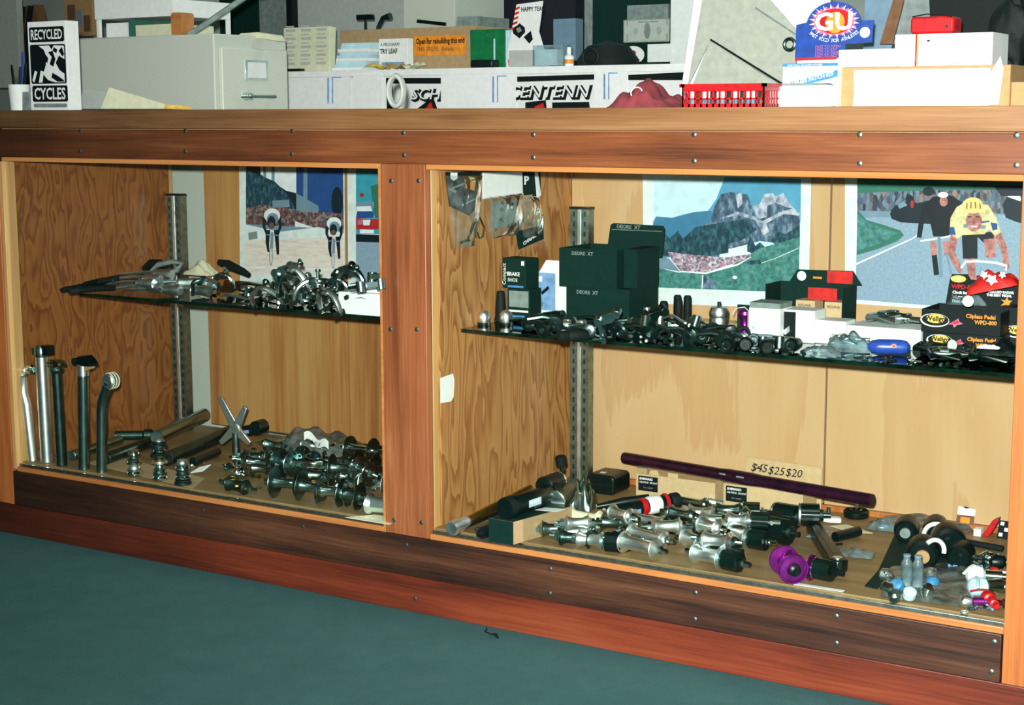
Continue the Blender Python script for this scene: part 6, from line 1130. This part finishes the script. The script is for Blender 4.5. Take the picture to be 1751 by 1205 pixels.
# hub rows of the right bay
AL = 'aluminium'; SS = 'satin_steel'; BK = 'black_anodised'; DS = 'dark_steel'
rowsR = [
 ('front', [(962, 936, .017, .06, .15, DS, None, 'dark small'), (990, 938, .018, .05, .2, AL, 'black_plastic', 'dark-ended'), (1078, 946, .0215, .08, -.22, AL, None, 'large smooth silver'), (1200, 962, .0225, .06, -.2, AL, BK, 'silver'), ]),
 ('second', [(948, 910, .018, .05, .5, SS, None, 'dull'), (985, 915, .017, .05, .5, AL, None, 'bright small'), (1030, 925, .015, .05, -.2, SS, BK, 'silver'), (1108, 922, .018, .085, -.25, AL, None, 'long silver'), (1192, 930, .020, .06, -.3, AL, None, 'bright silver'), (1260, 922, .023, .05, -.1, AL, BK, 'silver')]),
 ('third', [(1000, 890, .018, .07, -.05, 'cream_paper', None, 'pale wrapped'), (1050, 900, .017, .05, .2, SS, None, 'dull silver'), (1110, 896, .018, .075, -.1, AL, BK, 'silver'), (1172, 906, .018, .05, -.4, SS, None, 'dark-cored silver'), (1222, 896, .021, .055, .2, AL, None, 'bright silver'), (1290, 890, .020, .05, -.1, SS, BK, 'silver')]),
 ('fourth', [(1108, 876, .016, .05, .1, SS, None, 'dull silver'), (1150, 880, .017, .06, -.2, AL, None, 'silver'), (1198, 882, .017, .05, .3, AL, None, 'small bright silver'), (1245, 878, .018, .05, .4, SS, BK, 'silver'), (1330, 872, .017, .055, -.1, SS, BK, 'silver')]),
 ('upper', [(975, 905, .016, .045, .6, AL, None, 'tilted bright'), (1062, 885, .016, .05, -.3, AL, None, 'tilted bright'), (1140, 905, .018, .05, .5, AL, None, 'tilted bright'), (1165, 885, .016, .05, -.1, SS, None, 'tilted dull'), (1215, 905, .018, .05, -.4, AL, None, 'tilted bright'), (1262, 895, .018, .04, .3, AL, BK, 'tilted bright'), (1225, 930, .018, .05, .1, AL, None, 'foremost tilted')]),
 ('back', [(1180, 864, .015, .075, -.12, SS, None, 'long slim silver'), (1232, 866, .015, .05, .1, AL, None, 'short silver'), (1290, 868, .014, .05, -.15, SS, None, 'short dull silver')])]
for rn, L in rowsR:
    for i, (px, py, fl, ln, yw_, m_, fh, ds) in enumerate(L):
        hub('wheel_hub', f'{ds} hub{" with freehub" if fh else ""}, {ORD[i]} from the left in the {rn} row of right-bay hubs', px, py - 6, ZFL + .0008 + {'third': .004, 'fourth': .004, 'upper': .032}.get(rn, 0), yw_, fl, ln, m_, fh, fl * .6, 0, 'hubs laid out in the right bay')
# freehub bodies and cassettes
for i, (px, py, r, L_, yw_, z, lab) in enumerate([(1330, 915, .026, .05, -.15, 0, 'largest, before the crank arm'), (1346, 890, .024, .045, -.1, .004, 'behind the largest'), (1385, 888, .022, .035, .4, .016, 'topmost at the rear right'), (1240, 945, .024, .034, -.2, 0, 'front one beside the purple hub'), (1300, 900, .018, .03, .3, .02, 'wedged among the silver hubs')]):
    q = fon(px, py - 8, r + z); t = thing('black_freehub', 'black splined cassette body, ' + lab, 'cassette body', (q.x, q.y, F + r + z), (0, 0, yw_), 'black cassette bodies')
    g = G(); P_ = [(r * (1 if k % 4 < 2 else .94) * math.cos(k * 2 * math.pi / 44), r * (1 if k % 4 < 2 else .94) * math.sin(k * 2 * math.pi / 44)) for k in range(44)]
    g.prism(P_, -L_ / 2, L_ / 2, 'black_anodised', None, 'x').build('body', t); G().lathe([(r * 1.02, -L_ / 2 - .0045), (r * 1.04, -L_ / 2 - .003), (r * 1.02, -L_ / 2 - .0003)], 'aluminium', None, 28, 'x').build('ring', t); G().lathe([(r * .55, L_ / 2 + .0003), (r * .5, L_ / 2 + .008), (.005, L_ / 2 + .009), (.005, L_ / 2 + .022)], 'dark_steel', None, 16, 'x').build('axle', t)
# purple hub pair
q = fon(1335, 985); t = hub('purple_hub', 'purple anodised front hub standing on its flange, beside the white strip', 1337, 972, ZFL + .0008, -.9, .027, .058, 'purple_anodised', None, .010, 0, None, .003, 'hub', 'black_plastic', False)
for s in (-1, 1): G().torus(.0245, .0022, 'purple_anodised', T((s * .0315, 0, 0), (0, math.pi / 2, 0)), seg=26, rs=6).lathe([(.0115, s * .0335), (.0105, s * .041), (.006, s * .044)], 'black_plastic', None, 18, 'x').build('flange_rim', t)
t = hub('purple_hub', 'purple anodised rear hub with a black freehub, lying behind the front one', 1368, 966, ZFL + .0008, -.12, .024, .05, 'purple_anodised', 'black_anodised', .009, 0, None, .003, 'hub', 'black_plastic', False)
t = thing('white_strip', 'narrow white paper strip lying at the front under the glass', 'paper', (*fon(1357, 1000)[:2], F), (0, 0, 0)); a = fon(1357, 1001); b = fon(1441, 1014)
G().box((0, 0, 0), (math.hypot(b.x - a.x, b.y - a.y), .012, .0006), 'white_paper').build('strip', t); t.rotation_euler = (0, 0, math.atan2(b.y - a.y, b.x - a.x))
# crank arm
def crank(label, p1, p2, z, m, s=1):
    a = fon(*p1, .012 + z); b = fon(*p2, .012 + z); d = b - a; L = math.hypot(d.x, d.y); t = thing('crank', label, 'crank arm', (a.x, a.y, F + .013 + z), (0, 0, math.atan2(d.y, d.x)))
    G().prism([(-.018 * s, -.006), (-.018 * s, .006), (-.006, .016 * s), (.02, .013 * s), (L - .01, .011 * s), (L + .006, .008), (L + .012, 0), (L + .006, -.008), (L - .01, -.011 * s), (.02, -.013 * s), (-.006, -.016 * s)], -.012, .012, m).build('arm', t, bevel=.003)
    G().lathe([(.009, .0122), (.009, .0135), (.004, .0138)], 'aluminium', None, 20).build('axle_hole', t); G().box((.03, -.004, .0122), (L - .02, .004, .0127), 'dark_steel').build('groove', t); return t
crank('thick black crank arm with a pale round axle boss, pointing to the back', (1432, 966), (1388, 898), .0, 'black_anodised', 1.1)
tag(G().prism([(0, 0), (.03, .005), (.036, .034), (.01, .03)], 0, .0015, 'print_grey_blue').build('card_scrap', None, (*fon(1378, 922)[:2], F + .004), (.25, 0, 0)), 'pale blue-grey scrap under the black crank arm', 'card')
tag(G().tube([(0, 0, 0), (-.04, .03, .0), (-.055, .07, .002), (-.03, .11, .0)], .0025, 'black_rubber').build('cable', None, (*fon(1430, 960)[:2], F + .003)), 'thin black cable curving behind the crank arm', 'cable')
tube2('black_tube', 'short black tube lying right of the crank arm', (1428, 918), (1468, 908), .010, 'black_plastic', 'tube')
bag('parts_bag', 'small clear bag of bolts on the floor right of the crank arm', 1462, 948, F, .07, .05, .012, .2, 'clear_plastic', 31)
# white winged part, bolt on a disc
t = thing('winged_nut', 'white winged plastic piece with a chrome stud', 'wing nut', (*fon(1416, 893)[:2], F + .002)); G().prism([(-.03, -.01), (-.02, .012), (.0, .006), (.022, .014), (.03, -.006), (.006, -.014)], 0, .01, 'white_card').build('wings', t, bevel=.003); G().cyl(.004, .0105, .03, 'chrome', None, 12).build('stud', t)
t = thing('chain_disc', 'black round disc with an upright bolt behind the white wings', 'disc', (*fon(1464, 884)[:2], F)); G().lathe([(.024, 0), (.026, .004), (.026, .012), (.022, .016), (.02, .013)], 'black_plastic', None, 26).build('disc', t); G().lathe([(.003, .0135), (.003, .042), (.006, .0425), (.006, .046)], 'chrome', None, 10).torus(.012, .0012, 'chrome', T((0, 0, .0165)), seg=18, rs=6).build('bolt', t)
tag(G().prism([(0, 0), (.06, -.02), (.09, .0), (.02, .03)], 0, .001, 'cream_paper').build('paper_scrap', None, (*fon(1420, 900)[:2], F), (0, 0, -.1)), 'cream paper scrap under the white winged piece', 'paper')
# large clear bag with a card, pale label
def flatbag(label, pts, h, m='plastic_bag'):
    q = [fon(a, b) for a, b in pts]; o = q[0]
    def fn(u, v):
        A = q[0].lerp(q[1], u); B = q[3].lerp(q[2], u); p = A.lerp(B, v); e = max(0, math.sin(math.pi * u) * math.sin(math.pi * v)) ** .5
        return (p.x - o.x, p.y - o.y, .001 + h * e * (1 + .25 * math.sin(13 * u + 4 * v) + .2 * math.sin(17 * v - 6 * u)))
    return tag(G().grid(22, 16, fn, m).build('parts_bag', None, (o.x, o.y, F), angle=80), label, 'bag')
flatbag('large flat clear bag with a white card at the back right', [(1480, 905), (1640, 918), (1700, 890), (1530, 872)], .014)
t = thing('card_insert', 'white card with a small emblem standing in the large flat bag', 'card', (*fon(1634, 905)[:2], F + .012), (-.5, 0, .05)); G().box((0, 0, 0), (.034, .001, .05), 'white_card').build('card', t); G().prism(ell(.016, .036, .006, .004), -.0008, -.0001, 'black_print', None, 'y').build('emblem', t, smooth=False)
G().box((.0, -.001, -.0), (.034, -.0001, .018), 'brown_card').box((.008, -.0016, .002), (.026, -.001, .014), 'orange_print').build('print', t, smooth=False)
bag('parts_bag', 'clear bag of blue-silver clips left of the black knobs', 1510, 903, F, .06, .05, .022, .1, 'clear_plastic', 15)
tag(G().torus(.018, .002, 'aluminium', T((0, 0, .004)), seg=20).torus(.012, .002, 'pale_blue_print', T((.006, 0, .007)), seg=16).build('wire_clips', None, (*fon(1508, 902)[:2], F)), 'blue and silver wire clips under the clear bag', 'clips')
# black knobs with white rings
KN = [(1550, 905, .024, .2, 0, 'grey_plastic', 'leftmost, with a grey face'), (1578, 945, .030, .3, .0, 'buff_card', 'front, with an orange-white face'), (1622, 925, .032, .5, .004, None, 'right, under the white arc'), (1600, 905, .024, .3, .012, None, 'at the back of the cluster'), (1642, 950, .024, .1, 0, None, 'rightmost and lowest')]
for i, (px, py, r, yw_, z, face, lab) in enumerate(KN):
    q = fon(px, py, r + z); t = thing('black_knob', 'round black knob, ' + lab, 'knob', (q.x, q.y, F + r + z), (.15, .1 * i, yw_), 'round black knobs')
    G().lathe([(r * .5, -.03), (r * .92, -.022), (r, 0), (r * .94, .012), (r * .75, .017)], 'black_plastic', Matrix.Rotation(math.pi, 4, 'Z'), 24, 'y').build('body', t)
    G().lathe([(r * .42, -.0215), (r * .42, -.0172)], face or 'black_anodised', T(), 18, 'y').build('face', t)
for i, (px, py, R2, yw_, lab) in enumerate(((1607, 918, .023, .2, 'upper one, standing behind the black knobs'), (1602, 947, .022, .9, 'lower one, on the black knobs'))):
    q = fon(px, py, .03); tag(G().torus(R2, .0042, 'white_card', T((0, 0, 0), (math.pi / 2, 0, yw_)), a0=-.2, a1=math.pi + (.1 if i == 0 else -.9), seg=22).build('white_ring', None, (q.x, q.y - .02, F + (.036 if i == 0 else .038))), 'white plastic arc, ' + lab, 'ring')
tag(G().tube([(0, 0, .04), (.006, -.02, .02), (.008, -.03, .006)], .004, 'label_grey').build('grey_tube', None, (*fon(1628, 935, .01)[:2], F)), 'grey hose hanging down right of the upper white arc', 'hose')
flat_card = tag(G().prism([(q.x, q.y) for q in (fon(1498, 985), fon(1600, 1000), fon(1650, 930), fon(1530, 915))], F + .0003, F + .0018, 'black_card').build('black_card_sheet'), 'black card lying under the round black knobs', 'card')
flatbag('clear bag lying in front of the black card with clear blue bottles', [(1505, 1022), (1660, 1040), (1680, 960), (1520, 968)], .010)
tag(G().prism([(q.x, q.y) for q in (fon(1478, 1003), fon(1500, 1008), fon(1540, 970), (fon(1512, 965)))], F + .0003, F + .0012, 'black_card').build('printed_flap'), 'dark printed flap at the left of the blue bottles', 'card')
for i, (px, py, lab) in enumerate(((1553, 990, 'left one'), (1572, 992, 'right one'))):
    q = fon(px, py, .02); t = thing('clear_bottle', 'upright clear blue plastic vial among the bagged parts, ' + lab, 'vial', (q.x, q.y - .01, F + .012)); G().lathe([(.009, 0), (.0095, .003), (.0095, .04), (.006, .046), (.006, .05)], 'clear_plastic', None, 16).build('body', t); G().lathe([(.0065, .0505), (.0065, .054)], 'print_grey_blue', None, 12).build('cap', t)
for i, (px, py, m1, lab) in enumerate([(1516, 985, 'aluminium', 'left rear'), (1518, 1008, 'chrome', 'left front'), (1535, 1003, 'cyan_print', 'blue one at left'), (1555, 1018, 'print_sky_pale', 'pale one at front centre'), (1585, 1012, 'chrome', 'right front'), (1594, 1000, 'cyan_print', 'blue one at right'), (1592, 985, 'aluminium', 'right rear'), (1530, 1022, 'satin_steel', 'foremost at left')]):
    q = fon(px, py, .01); t = thing('pedal_fitting', 'shiny bagged fitting beside the clear vials, ' + lab, 'fitting', (q.x, q.y, F + .012), (0, .3 * i, .7 * i), 'bagged fittings')
    G().lathe([(.006, -.012), (.011, -.008), (.0115, .004), (.006, .010)], m1, None, 16, 'x').build('body', t); G().torus(.010, .0022, 'chrome', T((.004, 0, .002), (0, .6, 0)), seg=16, rs=6).build('loop', t)
# quick-release skewers and small pieces at right
SK = [(1668, 990, 'white_card', 'chrome', .3, .017, 'white ball-ended'), (1672, 1010, 'print_sky_pale', 'satin_steel', .8, .017, 'pale dome-ended'), (1652, 1035, 'aluminium', 'purple_anodised', .5, .011, 'silver with a purple barrel'), (1690, 1030, 'red_plastic', 'red_plastic', -1.0, .013, 'glossy red'), (1700, 985, 'red_print', 'aluminium', .4, .009, 'red-capped'), (1712, 1010, 'satin_steel', 'dark_steel', .2, .012, 'dark steel'), (1690, 960, 'chrome', 'black_anodised', .1, .011, 'black and chrome'), (1705, 968, 'black_plastic', 'satin_steel', .4, .014, 'black-headed'), (1650, 958, 'chrome', 'dark_steel', .0, .009, 'small chrome'), (1645, 967, 'aluminium', 'chrome', -.3, .008, 'smallest silver'), (1715, 1040, 'chrome', 'satin_steel', .9, .009, 'chrome at the right trim')]
for i, (px, py, m1, m2, yw_, r, ds) in enumerate(SK):
    q = fon(px, py - 6, r); t = thing('quick_release', ds + ' quick-release end in the right-hand corner', 'quick release', (q.x, q.y, F + r + .001), (0, 0, yw_), 'quick-release ends at the right')
    G().lathe([(r * .3, -r), (r * .85, -r * .7), (r, 0), (r * .85, r * .7), (r * .4, r)], m1, None, 18, 'x').build('cap', t); G().lathe([(r * .6, r * 1.02), (r * .6, r * 2.6), (r * .35, r * 2.7), (r * .35, r * 3.6)], m2, None, 14, 'x').build('barrel', t)
    G().tube([(-r * .2, 0, r * 1.02), (-r * .6, -r, r * 1.0), (-r * 1.2, -r * 2, r * .6)], r * .2, m1, None, 8, flat=.6).build('lever', t)
random.seed(41)
bits('loose_hardware', 'loose silver clips and bolts between the black knobs and the right post', [(random.uniform(1630, 1718), random.uniform(945, 975)) for _ in range(40)] + [(random.uniform(1640, 1718), random.uniform(985, 1045)) for _ in range(25)], ZFL, ['chrome', 'aluminium', 'black_anodised', 'pale_blue_print', 'satin_steel'], .007, 42)
bits('loose_hardware', 'loose axle nuts and washers among the right-bay hubs', [(random.uniform(930, 1290), random.uniform(885, 925)) for _ in range(90)], ZFL + .01, ['chrome', 'aluminium', 'black_anodised', 'satin_steel', 'dark_steel'], .006, 43)
t = thing('red_reflector', 'bright red folded plastic piece at the back right corner', 'reflector', (*fon(1685, 918)[:2], F)); G().prism([(-.02, 0), (-.005, .004), (.012, .034), (.024, .04), (.02, .026), (.006, .0)], 0, .02, 'red_plastic', None, 'y').build('shell', t, bevel=.002); G().box((-.022, -.004, 0), (-.008, .016, .014), 'white_card').build('tab', t)
t = thing('checkered_pack', 'black and white checkered pack in the back right corner', 'pack', (*fon(1704, 920)[:2], F), (-.5, 0, 0)); G().box((0, 0, 0), (.04, .002, .036), 'black_print').build('card', t); g = G()
for i in range(4):
    for j in range(3):
        if (i + j) % 2 == 0: g.box((.003 + i * .009, -.0008, .004 + j * .011), (.010 + i * .009, -.0001, .011 + j * .011), 'white_card' if i != 2 else 'red_print')
g.build('checks', t, smooth=False)
tube2('black_strip', 'long black strip lying below the red piece at the right', (1645, 925), (1715, 938), .006, 'black_rubber', 'strip')
# dead leaf / thread on the carpet
q = on(845, 1085, 'z', 0); g = G().tube([(-.03, .02, .002), (-.022, .008, .003), (-.02, -.002, .003), (-.006, -.008, .003), (.004, -.012, .003)], .0012, 'black_rubber', None, 6).grid(6, 4, lambda u, v: (u * .022 - .002, -.018 + v * .012 * math.sin(math.pi * (u * .8 + .1)), .002 + .004 * math.sin(4 * u)), 'black_rubber')
tag(g.build('dry_leaf', None, (q.x, q.y, .001)), 'small dark curled leaf and thread on the carpet', 'leaf')
